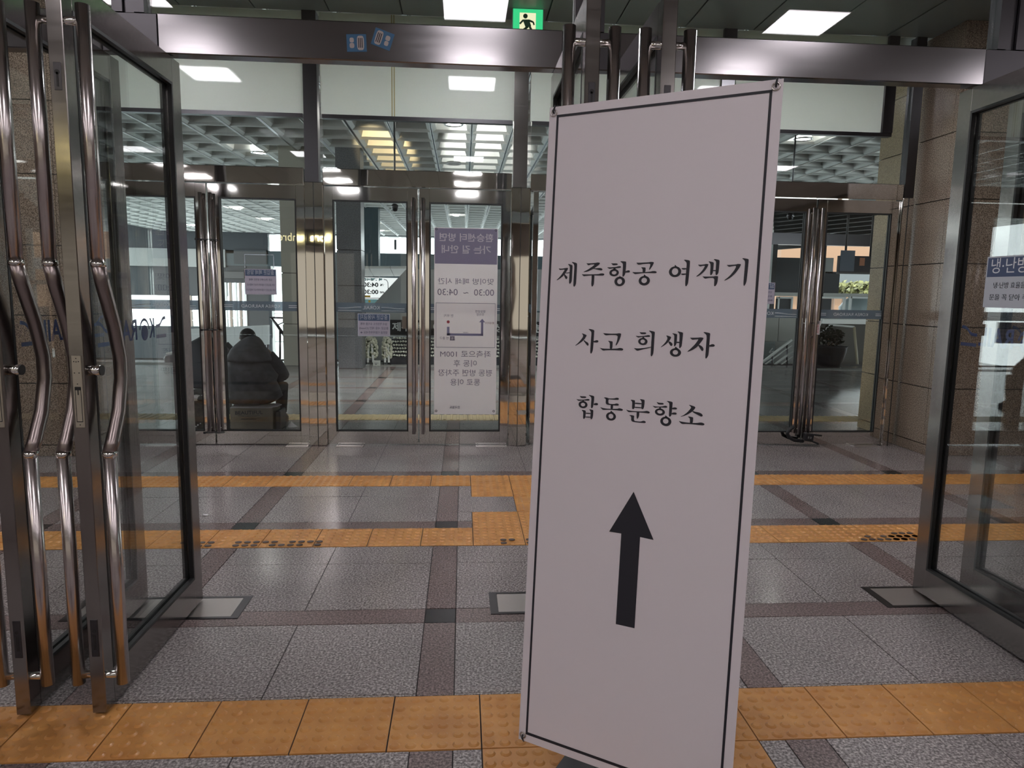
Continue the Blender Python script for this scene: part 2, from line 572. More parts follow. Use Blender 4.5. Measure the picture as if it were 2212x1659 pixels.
def poly_mesh(polys, depth=0.0):
    """flat filled polygons [(x,y)...] in local xy, optional thickness"""
    bm = bmesh.new()
    for p in polys:
        vs = [bm.verts.new((x, y, depth)) for x, y in p]
        for t in tessellate_polygon([[Vector((x, y, 0)) for x, y in p]]):
            try:
                bm.faces.new([vs[i] for i in t])
            except ValueError:
                pass
    bmesh.ops.recalc_face_normals(bm, faces=bm.faces)
    for f in bm.faces:
        if f.normal.z < 0:
            f.normal_flip()
    me = bpy.data.meshes.new('poly')
    bm.to_mesh(me)
    bm.free()
    return me
STROKES = """513,13590 594,13579 770,13606 799,13587 776,13542 739,13481 705,13427 651,13373 564,13311 484,13263 468,13274 540,13338 611,13420 666,13502 704,13556 588,13547 543,13547
705,13434 740,13397 787,13366 791,13339 778,13305 753,13296 729,13319 683,13400
735,13477 780,13475 851,13487 853,13461 782,13452 736,13457
787,13698 800,13709 902,13681 923,13663 922,13549 923,13266 908,13205 873,13168 854,13184 843,13224 846,13427 848,13617 832,13657
894,13751 912,13763 1032,13734 1057,13713 1058,13589 1056,13199 1038,13131 1004,13088 983,13111 974,13144 977,13414 979,13643 957,13704
1319,13729 1362,13719 1584,13731 1641,13743 1701,13736 1716,13722 1694,13687 1585,13608 1508,13562 1382,13502 1259,13486 1254,13498 1365,13548 1490,13628 1573,13691 1458,13691 1397,13668 1372,13675
1521,13588 1586,13588 1685,13598 1757,13594 1794,13564 1788,13541 1753,13532 1681,13545 1536,13577
1200,13432 1270,13428 1516,13431 1688,13436 1737,13453 1808,13458 1851,13443 1856,13423 1832,13398 1762,13396 1518,13402 1316,13388 1280,13377 1258,13385
1493,13415 1575,13416 1576,13270 1572,13176 1556,13130 1525,13099 1506,13123 1495,13176 1498,13296
2020,13725 2059,13715 2178,13717 2213,13701 2212,13684 2188,13670 2097,13668 2076,13672
1918,13620 1982,13611 2170,13623 2231,13641 2286,13645 2312,13625 2302,13606 2275,13597 2144,13593 2012,13574 1977,13574
2101,13600 2143,13600 2166,13567 2216,13541 2056,13539 2096,13567
2276,13758 2292,13774 2423,13765 2442,13748 2444,13612 2436,13457 2412,13392 2375,13365 2357,13391 2358,13482 2355,13690 2337,13723
2426,13506 2486,13532 2533,13537 2559,13515 2550,13486 2516,13479 2427,13480
2274,13398 2283,13398 2317,13365 2381,13339 2229,13339 2283,13365
2711,13734 2772,13729 3039,13738 3104,13750 3171,13743 3184,13727 3157,13655 3102,13572 3078,13544 3061,13553 3085,13636 3094,13706 2915,13698 2789,13679 2761,13684
2850,13605 2867,13614 2960,13608 2975,13595 2975,13485 2895,13483 2897,13553 2875,13585
2615,13496 2686,13485 2941,13489 3113,13502 3159,13517 3238,13515 3272,13493 3267,13470 3235,13460 3089,13468 2903,13464 2723,13440 2692,13435
2936,13429 2952,13429 2994,13393 3049,13365 2889,13365 2941,13396
3724,13672 3744,13666 3775,13633 3815,13606 3670,13601 3727,13628
3894,13589 4033,13589 4034,13565 3974,13551 3941,13554 3912,13568
3887,13453 4041,13457 4043,13432 3956,13415 3933,13418 3904,13437
3946,13787 3969,13798 4080,13782 4106,13762 4107,13621 4097,13285 4086,13198 4056,13143 4040,13134 4022,13159 4016,13284 4024,13546 4027,13709 4000,13747
4305,13677 4349,13669 4473,13679 4493,13690 4553,13686 4564,13674 4537,13604 4468,13502 4377,13416 4293,13376 4279,13383 4363,13459 4433,13545 4486,13647 4416,13640 4363,13626 4335,13640
4559,13743 4572,13754 4672,13732 4691,13716 4691,13652 4688,13502 4675,13449 4641,13408 4624,13422 4616,13470 4616,13663 4593,13716
4680,13540 4754,13540 4756,13513 4682,13513
4682,13796 4699,13809 4801,13789 4828,13773 4826,13651 4821,13492 4808,13444 4773,13412 4753,13428 4745,13481 4747,13619 4746,13737 4712,13774
4431,13389 4476,13382 4712,13383 4737,13396 4806,13393 4818,13380 4813,13268 4798,13204 4765,13148 4744,13145 4731,13171 4730,13353 4586,13350 4512,13328 4490,13336
5003,13666 5040,13661 5225,13673 5255,13686 5327,13683 5339,13665 5303,13586 5219,13460 5113,13355 4982,13283 4966,13292 5079,13386 5184,13523 5238,13641 5135,13631 5074,13616 5042,13624
5354,13811 5374,13824 5487,13805 5510,13789 5510,13690 5497,13293 5482,13220 5448,13157 5432,13173 5423,13230 5427,13502 5429,13737 5402,13779
1300,11844 1315,11852 1426,11818 1448,11800 1434,11771 1377,11677 1303,11611 1223,11555 1142,11509 1124,11513 1201,11578 1279,11668 1337,11747 1344,11796 1327,11824
1378,11673 1426,11641 1490,11611 1517,11579 1519,11546 1500,11523 1474,11534 1407,11607 1363,11653
1489,11969 1509,11981 1633,11960 1662,11938 1657,11828 1655,11505 1646,11399 1620,11331 1597,11316 1578,11338 1573,11386 1575,11653 1582,11882 1554,11919
1651,11662 1692,11668 1726,11686 1772,11686 1794,11664 1787,11637 1756,11622 1653,11624
1902,11888 1947,11880 2113,11876 2306,11886 2340,11897 2399,11896 2420,11880 2401,11786 2346,11643 2305,11576 2289,11570 2280,11584 2317,11707 2328,11848 2115,11843 2011,11825 1976,11828
2063,11676 2080,11687 2185,11675 2198,11664 2197,11476 2123,11472 2121,11613 2096,11655
1834,11495 1886,11479 2007,11471 2325,11492 2393,11515 2452,11513 2497,11492 2499,11469 2476,11449 2407,11448 2239,11446 2030,11434 1950,11421 1919,11428
2907,11954 2958,11944 3071,11949 3096,11936 3092,11918 3069,11905 2970,11899 2950,11907
2810,11855 2878,11844 3021,11852 3109,11875 3144,11883 3180,11883 3206,11863 3194,11842 3159,11835 3031,11831 2932,11817 2890,11808 2850,11823
2998,11831 3036,11833 3057,11802 3081,11794 2948,11788 3002,11808
2780,11537 2840,11527 2926,11529 3059,11548 3164,11569 3245,11591 3246,11576 3165,11546 3042,11514 2934,11480 2887,11465 2858,11474
3160,11992 3179,12002 3307,11980 3322,11959 3318,11873 3318,11517 3314,11426 3290,11361 3268,11339 3251,11358 3243,11394 3241,11660 3244,11906 3220,11946
3619,11890 3632,11898 3740,11869 3755,11849 3710,11759 3676,11717 3616,11660 3509,11587 3495,11592 3560,11657 3620,11733 3657,11806 3649,11856
3711,11755 3768,11722 3797,11692 3798,11656 3774,11632 3750,11638 3726,11665 3685,11722
3770,11948 3789,11958 3881,11944 3902,11930 3902,11836 3901,11710 3886,11665 3856,11627 3842,11631 3833,11666 3832,11788 3831,11895 3805,11930
3894,11750 3975,11752 3977,11718 3896,11714
3900,12003 3917,12011 4027,11991 4046,11976 4044,11869 4035,11672 4024,11627 3990,11587 3976,11593 3967,11633 3965,11767 3961,11937 3933,11976
3870,11619 3888,11622 3932,11586 3978,11562 3806,11553 3864,11583
4223,11868 4259,11865 4449,11877 4470,11886 4550,11881 4564,11866 4545,11825 4469,11707 4412,11638 4328,11571 4198,11509 4182,11516 4264,11595 4363,11706 4427,11807 4443,11836 4364,11828 4298,11814 4271,11824
4465,11702 4524,11675 4566,11637 4584,11594 4575,11560 4554,11548 4527,11564 4439,11688
4550,12010 4571,12024 4703,12004 4721,11987 4719,11891 4715,11496 4706,11433 4663,11363 4645,11373 4636,11403 4638,11676 4640,11931 4600,11977
4710,11697 4748,11717 4781,11733 4825,11732 4851,11709 4845,11682 4820,11670 4712,11667
1336,10163 1383,10151 1505,10160 1533,10146 1530,10126 1503,10112 1400,10105 1375,10114
1240,10070 1305,10055 1452,10062 1558,10092 1606,10098 1635,10081 1628,10059 1600,10048 1463,10044 1366,10029 1312,10020 1286,10033
1424,10046 1458,10049 1479,10019 1524,10004 1368,9990 1430,10019
1599,10195 1619,10208 1741,10193 1765,10173 1763,10076 1748,9911 1736,9874 1706,9851 1688,9865 1681,9896 1682,9996 1684,10132 1651,10170
1757,9980 1810,10007 1858,10010 1883,9992 1880,9961 1852,9946 1759,9947
1418,9771 1439,9787 1528,9777 1543,9760 1544,9674 1539,9591 1516,9552 1493,9541 1477,9553 1469,9602 1470,9721 1446,9755
1635,9810 1657,9823 1745,9813 1760,9796 1760,9668 1748,9594 1730,9565 1712,9552 1691,9570 1682,9605 1685,9760 1663,9790
1536,9720 1692,9725 1693,9696 1538,9689
1532,9616 1693,9626 1694,9598 1534,9589
2028,10164 2072,10184 2129,10178 2178,10162 2332,10175 2382,10197 2434,10200 2461,10182 2458,10157 2432,10144 2339,10140 2198,10139 2172,10131 2170,10058 2191,10020 2341,10024 2387,10046 2438,10046 2467,10030 2464,10004 2442,9992 2358,9990 2150,9989 2111,10008 2095,10042 2097,10114 2079,10153
2239,10002 2310,10008 2310,9888 2244,9881
1941,9911 2014,9893 2138,9885 2251,9891 2428,9908 2483,9929 2548,9923 2589,9905 2588,9883 2561,9864 2477,9865 2328,9865 2177,9861 2045,9840 2011,9850
2249,9837 2263,9841 2303,9811 2356,9787 2183,9771 2249,9806
2784,10170 2799,10183 2886,10177 2905,10164 2905,10063 2903,9983 2883,9946 2856,9937 2839,9951 2832,9985 2831,10117 2811,10151
3031,10210 3046,10222 3146,10211 3163,10195 3163,10112 3156,10016 3138,9970 3108,9957 3090,9975 3082,10009 3085,10140 3062,10186
2895,10116 3089,10119 3091,10088 2897,10084
2892,10009 3092,10011 3093,9984 2894,9981
2667,9913 2735,9897 2863,9890 3021,9896 3161,9910 3231,9931 3289,9922 3317,9905 3314,9881 3288,9867 3203,9874 3023,9867 2865,9865 2774,9852 2737,9853
2964,9885 3036,9888 3038,9794 3023,9731 2999,9694 2983,9701 2971,9744
2768,9768 2786,9781 2893,9776 2908,9762 2904,9684 2920,9637 3025,9633 3097,9638 3154,9666 3194,9665 3229,9643 3224,9619 3198,9607 3099,9603 2899,9604 2853,9617 2828,9650 2828,9729 2803,9758
3472,10188 3512,10174 3574,10169 3644,10175 3670,10158 3666,10139 3643,10130 3542,10123 3520,10132
3375,10080 3440,10066 3546,10069 3633,10082 3701,10108 3744,10107 3767,10088 3764,10068 3739,10057 3635,10052 3529,10049 3451,10030 3424,10042
3557,10053 3590,10056 3610,10024 3664,10007 3506,9992 3561,10028
3741,10227 3762,10237 3871,10226 3898,10209 3896,10110 3888,9896 3877,9865 3849,9836 3833,9843 3821,9872 3819,9966 3817,10172 3782,10203
3886,10065 3936,10087 3992,10088 4019,10071 4014,10049 3991,10036 3888,10034
3886,9937 3940,9959 3996,9960 4019,9943 4016,9921 3991,9907 3888,9906
3726,9858 3743,9862 3784,9829 3829,9802 3660,9785 3728,9828
4310,10178 4330,10189 4458,10158 4479,10135 4470,10109 4428,10046 4376,9999 4296,9940 4206,9893 4127,9866 4122,9874 4188,9908 4284,9994 4346,10076 4373,10121 4349,10157
4428,10042 4484,10026 4568,10021 4636,9999 4673,9960 4669,9935 4645,9921 4616,9925 4400,10018
4304,9881 4324,9896 4426,9885 4442,9874 4438,9730 4365,9722 4362,9832 4335,9868
4074,9760 4139,9746 4259,9737 4394,9738 4544,9750 4634,9776 4701,9766 4731,9744 4725,9720 4697,9705 4622,9703 4480,9707 4295,9702 4177,9684 4142,9699"""
RINGS = [[2125, 13473, 132, 95, 2125, 13475, 65, 48], [2292, 13247, 145, 125, 2292, 13247, 67, 69], [2957, 13271, 150, 123, 2954, 13277, 73, 68], [3743, 13499, 156, 135, 3743, 13505, 80, 85], [3017, 11712, 126, 91, 3014, 11715, 59, 50], [3885, 11475, 143, 107, 3883, 11480, 68, 58], [1451, 9929, 131, 98, 1449, 9931, 63, 50], [2267, 9690, 140, 112, 2267, 9695, 68, 64], [3582, 9934, 131, 93, 3580, 9938, 68, 45], [3750, 9709, 144, 120, 3748, 9716, 71, 66]]

# ================================================================== FLOOR
PX, PY_, X0, Y0, BW = 1.2157, 1.2200, -0.1570, 2.897, 0.1357
floor = tag(bx('floor', (-14, -9, -0.25), (18, 14.45, -0.0045), GROUT), 'speckled grey granite floor with reddish bands and yellow tactile strips', 'floor', kind='structure')

STRIPS = [(2.04, 2.34), (3.822, 4.122), (5.05, 5.345), (7.70, 8.05), (13.16, 13.56)]
TACT = [(-12, a, 14, b) for a, b in STRIPS] + [(0.07, 0.84, 0.97, 2.04), (0.07, 4.122, 0.97, 4.432),
                                               (0.07, 4.774, 0.97, 5.05), (0.366, 4.432, 0.666, 4.774)]


def cut(rects, k):
    out = []
    for x0, y0, x1, y1 in rects:
        a0, b0, a1, b1 = max(x0, k[0]), max(y0, k[1]), min(x1, k[2]), min(y1, k[3])
        if a0 >= a1 - 1e-6 or b0 >= b1 - 1e-6:
            out.append((x0, y0, x1, y1))
            continue
        if y0 < b0: out.append((x0, y0, x1, b0))
        if b1 < y1: out.append((x0, b1, x1, y1))
        if x0 < a0: out.append((x0, b0, a0, b1))
        if a1 < x1: out.append((a1, b0, x1, b1))
    return [r for r in out if r[2] - r[0] > 0.008 and r[3] - r[1] > 0.008]


def floor_mat(kind, y):
    if kind == 'accent_tile':
        return G_BLK
    if kind == 'border_strip':
        return G_REDP if y > 3.1 else G_RED
    return G_NEAR if y < 3.1 else (G_POL if y < 6.46 else G_HALL)


GAP = 0.0022
rest = {}
for j in range(-9, 10):
    for i in range(-9, 12):
        mx, my = X0 + PX * i, Y0 + PY_ * j
        hx, hy = (PX - BW) / 2, (PY_ - BW) / 2
        cells = [('accent_tile', (mx, my, mx + BW, my + BW)), ('border_strip', (mx + BW, my, mx + PX, my + BW)),
                 ('border_strip', (mx, my + BW, mx + BW, my + PY_))]
        for a in (0, 1):
            for b in (0, 1):
                xx, yy = mx + BW + a * hx, my + BW + b * hy
                cells.append(('floor_slab', (xx, yy, xx + hx, yy + hy)))
        near = -1 <= j <= 3 and abs(mx + 0.6 - 0.07 * my) < 0.78 * (my + 1.2) + 0.9
        for kind, r in cells:
            rs = [r]
            for t in TACT:
                rs = cut(rs, t)
            for x0, y0, x1, y1 in rs:
                if y1 > 14.44:
                    continue
                z = random.uniform(-0.0006, 0.0006)
                box = ((x0 + GAP, y0 + GAP, -0.03), (x1 - GAP, y1 - GAP, z))
                m = floor_mat(kind, (y0 + y1) / 2)
                if near:
                    bx(kind, *box, m, floor)
                else:
                    rest.setdefault((kind, m.name), (MB(), m))[0].box(*box)
for (kind, _), (mb, m) in rest.items():
    tag(mb.build({'accent_tile': 'distant_accent_tiles', 'border_strip': 'distant_border_strips', 'floor_slab': 'distant_slabs'}[kind], m, floor), kind='stuff')

# tactile tiles -----------------------------------------------------------
def dome_tile(w, h, nx, ny, rx, ry):
    mb = MB()
    mb.box((-w / 2 + .0024, -h / 2 + .0024, -0.03), (w / 2 - .0024, h / 2 - .0024, 0.0012))
    sx, sy = w / nx, h / ny
    for a in range(nx):
        for b in range(ny):
            cx, cy = -w / 2 + sx * (a + .5), -h / 2 + sy * (b + .5)
            lo = [mb.bm.verts.new((cx + rx * math.cos(t), cy + ry * math.sin(t), 0.0012)) for t in [2 * PI * k / 10 for k in range(10)]]
            hi = [mb.bm.verts.new((cx + .62 * rx * math.cos(t), cy + .62 * ry * math.sin(t), 0.0068)) for t in [2 * PI * k / 10 for k in range(10)]]
            for k in range(10):
                mb.bm.faces.new((lo[k], lo[(k + 1) % 10], hi[(k + 1) % 10], hi[k])).smooth = True
            mb.bm.faces.new(hi)
    return mb


def bar_tile(w, h):
    mb = MB()
    mb.box((-w / 2 + .0024, -h / 2 + .0024, -0.03), (w / 2 - .0024, h / 2 - .0024, 0.0012))
    for k in range(4):
        cx = -w / 2 + w * (k + .5) / 4
        mb.prism([(cx - .0175, -h / 2 + .012, .001), (cx + .0175, -h / 2 + .012, .001), (cx + .0115, -h / 2 + .016, .006), (cx - .0115, -h / 2 + .016, .006)], (0, h - .028, 0))
    return mb


def mesh_of(mb, name, mat):
    o = mb.build(name, mat)
    me = o.data
    bpy.data.objects.remove(o)
    return me


DOT = {}


def put_tile(x, y, w, h, mb_fn, key):
    if key not in DOT:
        DOT[key] = mesh_of(mb_fn(), 'tactile_tile', YEL)
    o = link('tactile_tile', DOT[key], None, floor, (x, y, random.uniform(-.0004, .0004)))
    return o


YH = plain('pale_hall_tactile', (0.42, 0.33, 0.16), 0.45)
YG = plain('grey_hall_tactile', (0.24, 0.24, 0.225), 0.4)
for n, (a, b) in enumerate(STRIPS[:3]):
    half = (2.6, 3.8, 4.9)[n]
    for k in range(-int((half + .5) / .3), int((half + .9) / .3)):
        x = 0.07 + 0.3 * k + .15
        put_tile(x, (a + b) / 2, .3, b - a, lambda: dome_tile(.3, b - a, 6, 6, .0185, .0185), ('d', round(b - a, 3)))
for x0, y0, y1, rows in ((0.07, 1.74, 2.04, 1), (0.07, 1.44, 1.74, 1), (0.07, 4.122, 4.432, 1), (0.07, 4.774, 5.05, 1)):
    for k in range(3):
        put_tile(x0 + .3 * k + .15, (y0 + y1) / 2, .3, y1 - y0, lambda: dome_tile(.3, y1 - y0, 6, 6, .0185, .0185), ('d', round(y1 - y0, 3)))
put_tile(.516, 4.518, .3, .171, lambda: bar_tile(.3, .171), 'b')
put_tile(.516, 4.689, .3, .171, lambda: bar_tile(.3, .171), 'b')
for k in range(-18, 18):
    x = 0.07 + .3 * k + .15
    if 'h' not in DOT:
        DOT['h'] = mesh_of(bar_tile(.3, .35), 'tactile_tile', YH)
    link('tactile_tile', DOT['h'], None, floor, (x, 7.875, 0))
mb = MB()
for k in range(-38, 44):
    x = 0.07 + .3 * k
    mb.box((x + .002, 13.162, -.03), (x + .298, 13.558, .001))
    for q in range(5):
        mb.box((x + .03 + .055 * q, 13.19, 0), (x + .06 + .055 * q, 13.53, .006))
tag(mb.build('distant_tactile_strip', YG, floor), kind='stuff')

# worn patches and dirt on the tactile strip
DIRT = film('grey_dirt', (0.055, 0.045, 0.045), 0.85)

# ================================================================== CEILING, SHELL
ZC = 3.78
ceiling = tag(bx('ceiling', (-14, -9, ZC + .012), (18, 6.46, ZC + .4), GASKET), kind='structure')
tag(ceiling, 'dark grey-green panelled vestibule ceiling', 'ceiling')
for a in range(-7, 10):
    for b in range(3):
        x, y = 0.09 + .62 * a, 3.14 + 1.1 * b
        bx('ceiling_panel', (x + .006, y + .006, ZC), (x + .614, y + 1.094, ZC + .014), CEIL, ceiling)
mb = MB()
for a in range(-13, 14):
    for b in range(10):
        x, y = 0.09 + .62 * a, 3.03 - 1.15 * (b + 1)
        mb.box((x + .006, y + .006, ZC), (x + .614, y + 1.144, ZC + .014))
tag(mb.build('hall_side_panels', plain('pale_ceiling_panel', (.46, .46, .45), .5), ceiling), kind='stuff')
roof = tag(bx('roof', (-16, -10, 4.45), (18.5, 35.2, 4.7), GASKET), 'dark roof slab over the whole station hall', 'roof', kind='structure')  # unseen slab, added to keep sun and sky out


def lamp(x, y, w, h, mat, label, group):
    t = empty('ceiling_light_panel', (x, y, ZC), 0, label, 'ceiling light', group)
    f = MB()
    f.box((-w / 2 - .02, -h / 2 - .02, -.012), (w / 2 + .02, -h / 2, .002))
    f.box((-w / 2 - .02, h / 2, -.012), (w / 2 + .02, h / 2 + .02, .002))
    f.box((-w / 2 - .02, -h / 2, -.012), (-w / 2, h / 2, .002))
    f.box((w / 2, -h / 2, -.012), (w / 2 + .02, h / 2, .002))
    f.build('light_frame', WHITE, t)
    bx('diffuser', (-w / 2, -h / 2, -.008), (w / 2, h / 2, .004), mat, t)


for b, y in enumerate((-0.03, -1.55, -3.07, -4.6)):
    for x in (-5.7, -2.72, 0.09, 2.93, 5.8):
        lamp(x, y, .53, .53, LAMP_M, 'square ceiling light behind the camera, mirrored in the door glass and steel beam', 'lights of the concourse behind the camera')
for x, w_ in ((-2.8, 'left'), (0.09, 'middle'), (2.93, 'right')):
    lamp(x, 4.55, .52, .52, LAMPV_M, f'square ceiling light of the vestibule, {w_} of the three between both door rows', 'vestibule ceiling lights')

for nm, a, b in (('wall_back', (-9.3, -9.3, 0), (9.3, -9, ZC)), ('wall_left', (-9.3, -9, 0), (-9, 3.0, ZC)), ('wall_right', (9, -9, 0), (9.3, 3.0, ZC))):
    tag(bx(nm, a, b, G_WALL), 'granite wall of the concourse ' + {'wall_back': 'behind the camera', 'wall_left': 'far to the left', 'wall_right': 'far to the right'}[nm], 'wall', kind='structure')

SHOP_GLOW = emis('added_shop_glow', (1.0, .90, .74), .32)  # glowing panels added behind the camera for the steel to reflect
wb = bpy.data.objects['wall_back']
for k, (a, b) in enumerate(((-8.2, -5.9), (-5.2, -2.6), (-1.9, .9), (1.6, 3.4), (4.3, 8.0))):
    bx('added_shop_glow', (a, -9.0, .25), (b, -8.98, 2.5), SHOP_GLOW, wb)
# granite piers at both ends of the vestibule ------------------------------
ROWS = [0.0, .10, .62, 1.18, 1.745, 2.305, 2.87, 3.43, ZC]


def pier(name, x0, x1, y0, y1, mat, face_x, label, inner=+1):
    core = tag(bx(name, (min(x0, x1) + .02, y0 + .02, 0), (max(x0, x1) - .02, y1 - .002, ZC), GROUT), label, 'wall', kind='structure')
    for a, b in zip(ROWS, ROWS[1:]):
        s = inner
        bx('stone_panel', (face_x, y0 + .055, a + .004), (face_x + s * .025, y1, b - .004), mat, core)
        bx('stone_panel', (face_x, y0, a + .004), (face_x + s * .025, y0 + .05, b - .004), mat, core)
        xe = x1 if s > 0 else x0
        bx('stone_panel', (face_x + s * .03, y0, a + .004), (face_x + s * .5, y0 + .025, b - .004), mat, core)
        bx('stone_panel', (face_x + s * .508, y0, a + .004), (xe, y0 + .025, b - .004), mat, core)
    return core


pier('wall_1', 4.25, 5.35, 5.99, 6.50, G_WALL, 4.25, 'polished brown granite pier at the right end of the far doors', 1)
pier('wall_2', -5.35, -3.235, 5.99, 6.50, G_WALL, -3.235, 'polished brown granite pier behind the left open glass doors', -1)
pier('wall_3', 4.39, 5.6, 6.62, 7.36, G_PIER, 4.39, 'beige granite pier just outside the right far door', 1)
for nm, x in (('wall_4', 5.36), ('wall_5', -5.66)):
    tag(bx(nm, (x, 3.13, 0), (x + .3, 6.5, ZC), G_WALL), 'brown granite side wall of the vestibule ' + ('on the right' if x > 0 else 'on the left'), 'wall', kind='structure')

# ================================================================== NEAR DOOR LINE (y = 3.08)
C3 = [-1.335, 0.52, 2.375]
beamz = (2.362, 2.515)
segs = [(-3.08, -1.445), (-1.225, 0.41), (0.63, 2.265), (2.485, 4.12)]
posn = ['left end', 'left opening', 'banner opening', 'right end']
for n, (a, b) in enumerate(segs):
    tag(bx(f'trim_{n + 1}', (a, 3.05, beamz[0]), (b, 3.116, beamz[1]), BEAM, None, .004), f'hairline steel header beam over the {posn[n]} of the near door row', 'door header', kind='structure')
blk = []
for n, c in enumerate([-3.19] + C3 + [4.235]):
    tag(bx(f'trim_{n + 5}', (c - .108, 3.056, beamz[0] + .002), (c + .108, 3.11, beamz[1]), DARKST, None, .003), 'dark steel beam block over a door pivot, joint %s from the left' % ('first', 'second', 'third', 'fourth', 'fifth')[n], 'door header', kind='structure')
    o = tag(MB().box((c - .062, 3.05, beamz[1]), (c - .022, 3.12, ZC)).box((c + .022, 3.05, beamz[1]), (c + .062, 3.12, ZC)).box((c - .02, 3.065, beamz[1]), (c + .02, 3.105, ZC)).build(f'trim_{n + 10}', DARKST), 'steel transom post above the near doors, %s from the left' % ('first', 'second', 'third', 'fourth', 'fifth')[n], 'post', kind='structure')
ed = [-3.19] + C3 + [4.235]
for n, (a, b) in enumerate(zip(ed, ed[1:])):
    tag(bx(f'window_{n + 1}', (a + .064, 3.08, beamz[1]), (b - .064, 3.09, ZC), GLASS_DK), 'clear transom pane above the near doors, %s bay from the left' % ('first', 'second', 'third', 'fourth')[n], 'window', kind='structure')

# ================================================================== FAR DOOR LINE (y = 6.46)
FY = 6.46
MULL = [(-3.235, -3.085), (-1.396, -1.231), (0.431, 0.603), (2.292, 2.457), (4.086, 4.20)]
names = ['at the left end', 'left of the large notice', 'right of the large notice', 'behind the white banner', 'at the right end']
for n, (a, b) in enumerate(MULL):
    o = tag(bx(f'trim_{n + 20}', (a, FY - .05, 0), (b, FY + .06, 2.36), MIRROR, None, .006), f'polished steel mullion of the far doors {names[n]}', 'mullion', kind='structure')
    MB().box(((a + b) / 2 - .003, FY - .053, 0), ((a + b) / 2 + .003, FY - .04, 2.36)).build('seam', GASKET, o)
    s = .0 if n in (0, 4) else .025
    bx('upper_post', (a + .012, FY - .045, 2.36), (b - s - .01, FY + .05, ZC), DARKST if n != 2 else BRUSH, o)
for n, (a, b) in enumerate(zip(MULL, MULL[1:])):
    bay = ('first', 'second', 'third', 'fourth')[n]
    o = tag(bx(f'trim_{n + 30}', (a[1], FY - .055, 2.335), (b[0], FY + .06, 2.478), MIRROR, None, .004), f'polished steel header over the {bay} far door pair from the left', 'door header', kind='structure')
    xr = b[0] if n < 3 else 3.935
    o = tag(bx(f'window_{n + 10}', (a[1], FY - .005, 2.478), (b[0], FY + .005, 2.905), GLASS_DK), f'transom pane over the {bay} far door pair from the left', 'window', kind='structure')
    bx('sill_bar', (a[1], FY - .03, 2.905), (xr, FY + .03, 2.938), DARKST, o)
    x0, x1 = a[1] - .012, (b[0] + .012 if n < 3 else 3.837)
    o = tag(bx(f'trim_{n + 40}', (x0, FY - .012, 2.938), (x1, FY + .012, ZC), FROST), f'pale green frosted panel above the {bay} far door pair from the left', 'panel', kind='structure')
    if n == 1:
        MB().box((-.632, FY - .016, 2.938), (-.622, FY - .005, ZC)).box((-.612, FY - .016, 2.938), (-.602, FY - .005, ZC)).build('panel_joint', plain('yellowed_joint', (.42, .40, .20), .4), o)
bx('side_post', (3.837, FY - .04, 2.938), (3.935, FY + .04, ZC), DARKST, o)
bx('side_pane', (3.935, FY - .005, 2.905), (4.086, FY + .005, ZC), GLASS_DK, o)

# ================================================================== DOOR LEAVES
def leaf(name, w, h, t, loc, rz, label, stile=.06, hinge=.085, top=.10, bot=.125, mat=BRUSH, kind='structure', bar=None, band=False):
    """local frame: x from pivot edge to free edge, y thickness, z up"""
    r = empty(name, loc, rz, label, 'door', None, kind)
    bx('stile', (w - stile, -t / 2, .008), (w, t / 2, h), mat, r, .002)
    bx('stile', (0, -t / 2, .008), (hinge, t / 2, h), mat, r, .002)
    bx('top_rail', (hinge, -t / 2, h - top), (w - stile, t / 2, h), mat, r)
    bx('bottom_rail', (hinge, -t / 2, .012), (w - stile, t / 2, .012 + bot), mat, r)
    x0, x1, z0, z1 = hinge, w - stile, .012 + bot, h - top
    g = MB()
    q, d = .011, t / 2 + .001
    for s in (-1, 1):
        ya, yb = (s * .006, s * d)
        g.box((x0, ya, z0), (x0 + q, yb, z1)).box((x1 - q, ya, z0), (x1, yb, z1))
        g.box((x0 + q, ya, z0), (x1 - q, yb, z0 + q)).box((x0 + q, ya, z1 - q), (x1 - q, yb, z1))
    g.build('gasket', GASKET, r)
    pane = bx('glass_pane', (x0, -.005, z0), (x1, .005, z1), GLASS if band else GLASS_N, r)
    return r, pane


def near_bar(sgn, parent, w):
    """long bowed pull bar beside the free stile; bows towards the hinge"""
    x = w - .022
    y = sgn * .072
    up = [(x, y, 2.262), (x, y, 1.50)]
    bow = [(x, y, 1.50), (x - .02, y, 1.44), (x - .075, y, 1.31), (x - .105, y, 1.20), (x - .105, y, 1.13), (x - .075, y, 1.02), (x - .025, y, .93), (x, y, .895)]
    lo = [(x, y, .895), (x, y, .105)]
    b = MB().tube(up, .0205, 16).tube(lo, .0205, 16).build('pull_bar', TUBE, parent)
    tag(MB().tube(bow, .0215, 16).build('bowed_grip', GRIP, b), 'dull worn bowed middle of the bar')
    MB().tube([(x, y, 1.492), (x, y, 1.508)], .0225, 16).tube([(x, y, .886), (x, y, .903)], .0225, 16).build('collar', CHROME, b)
    return b


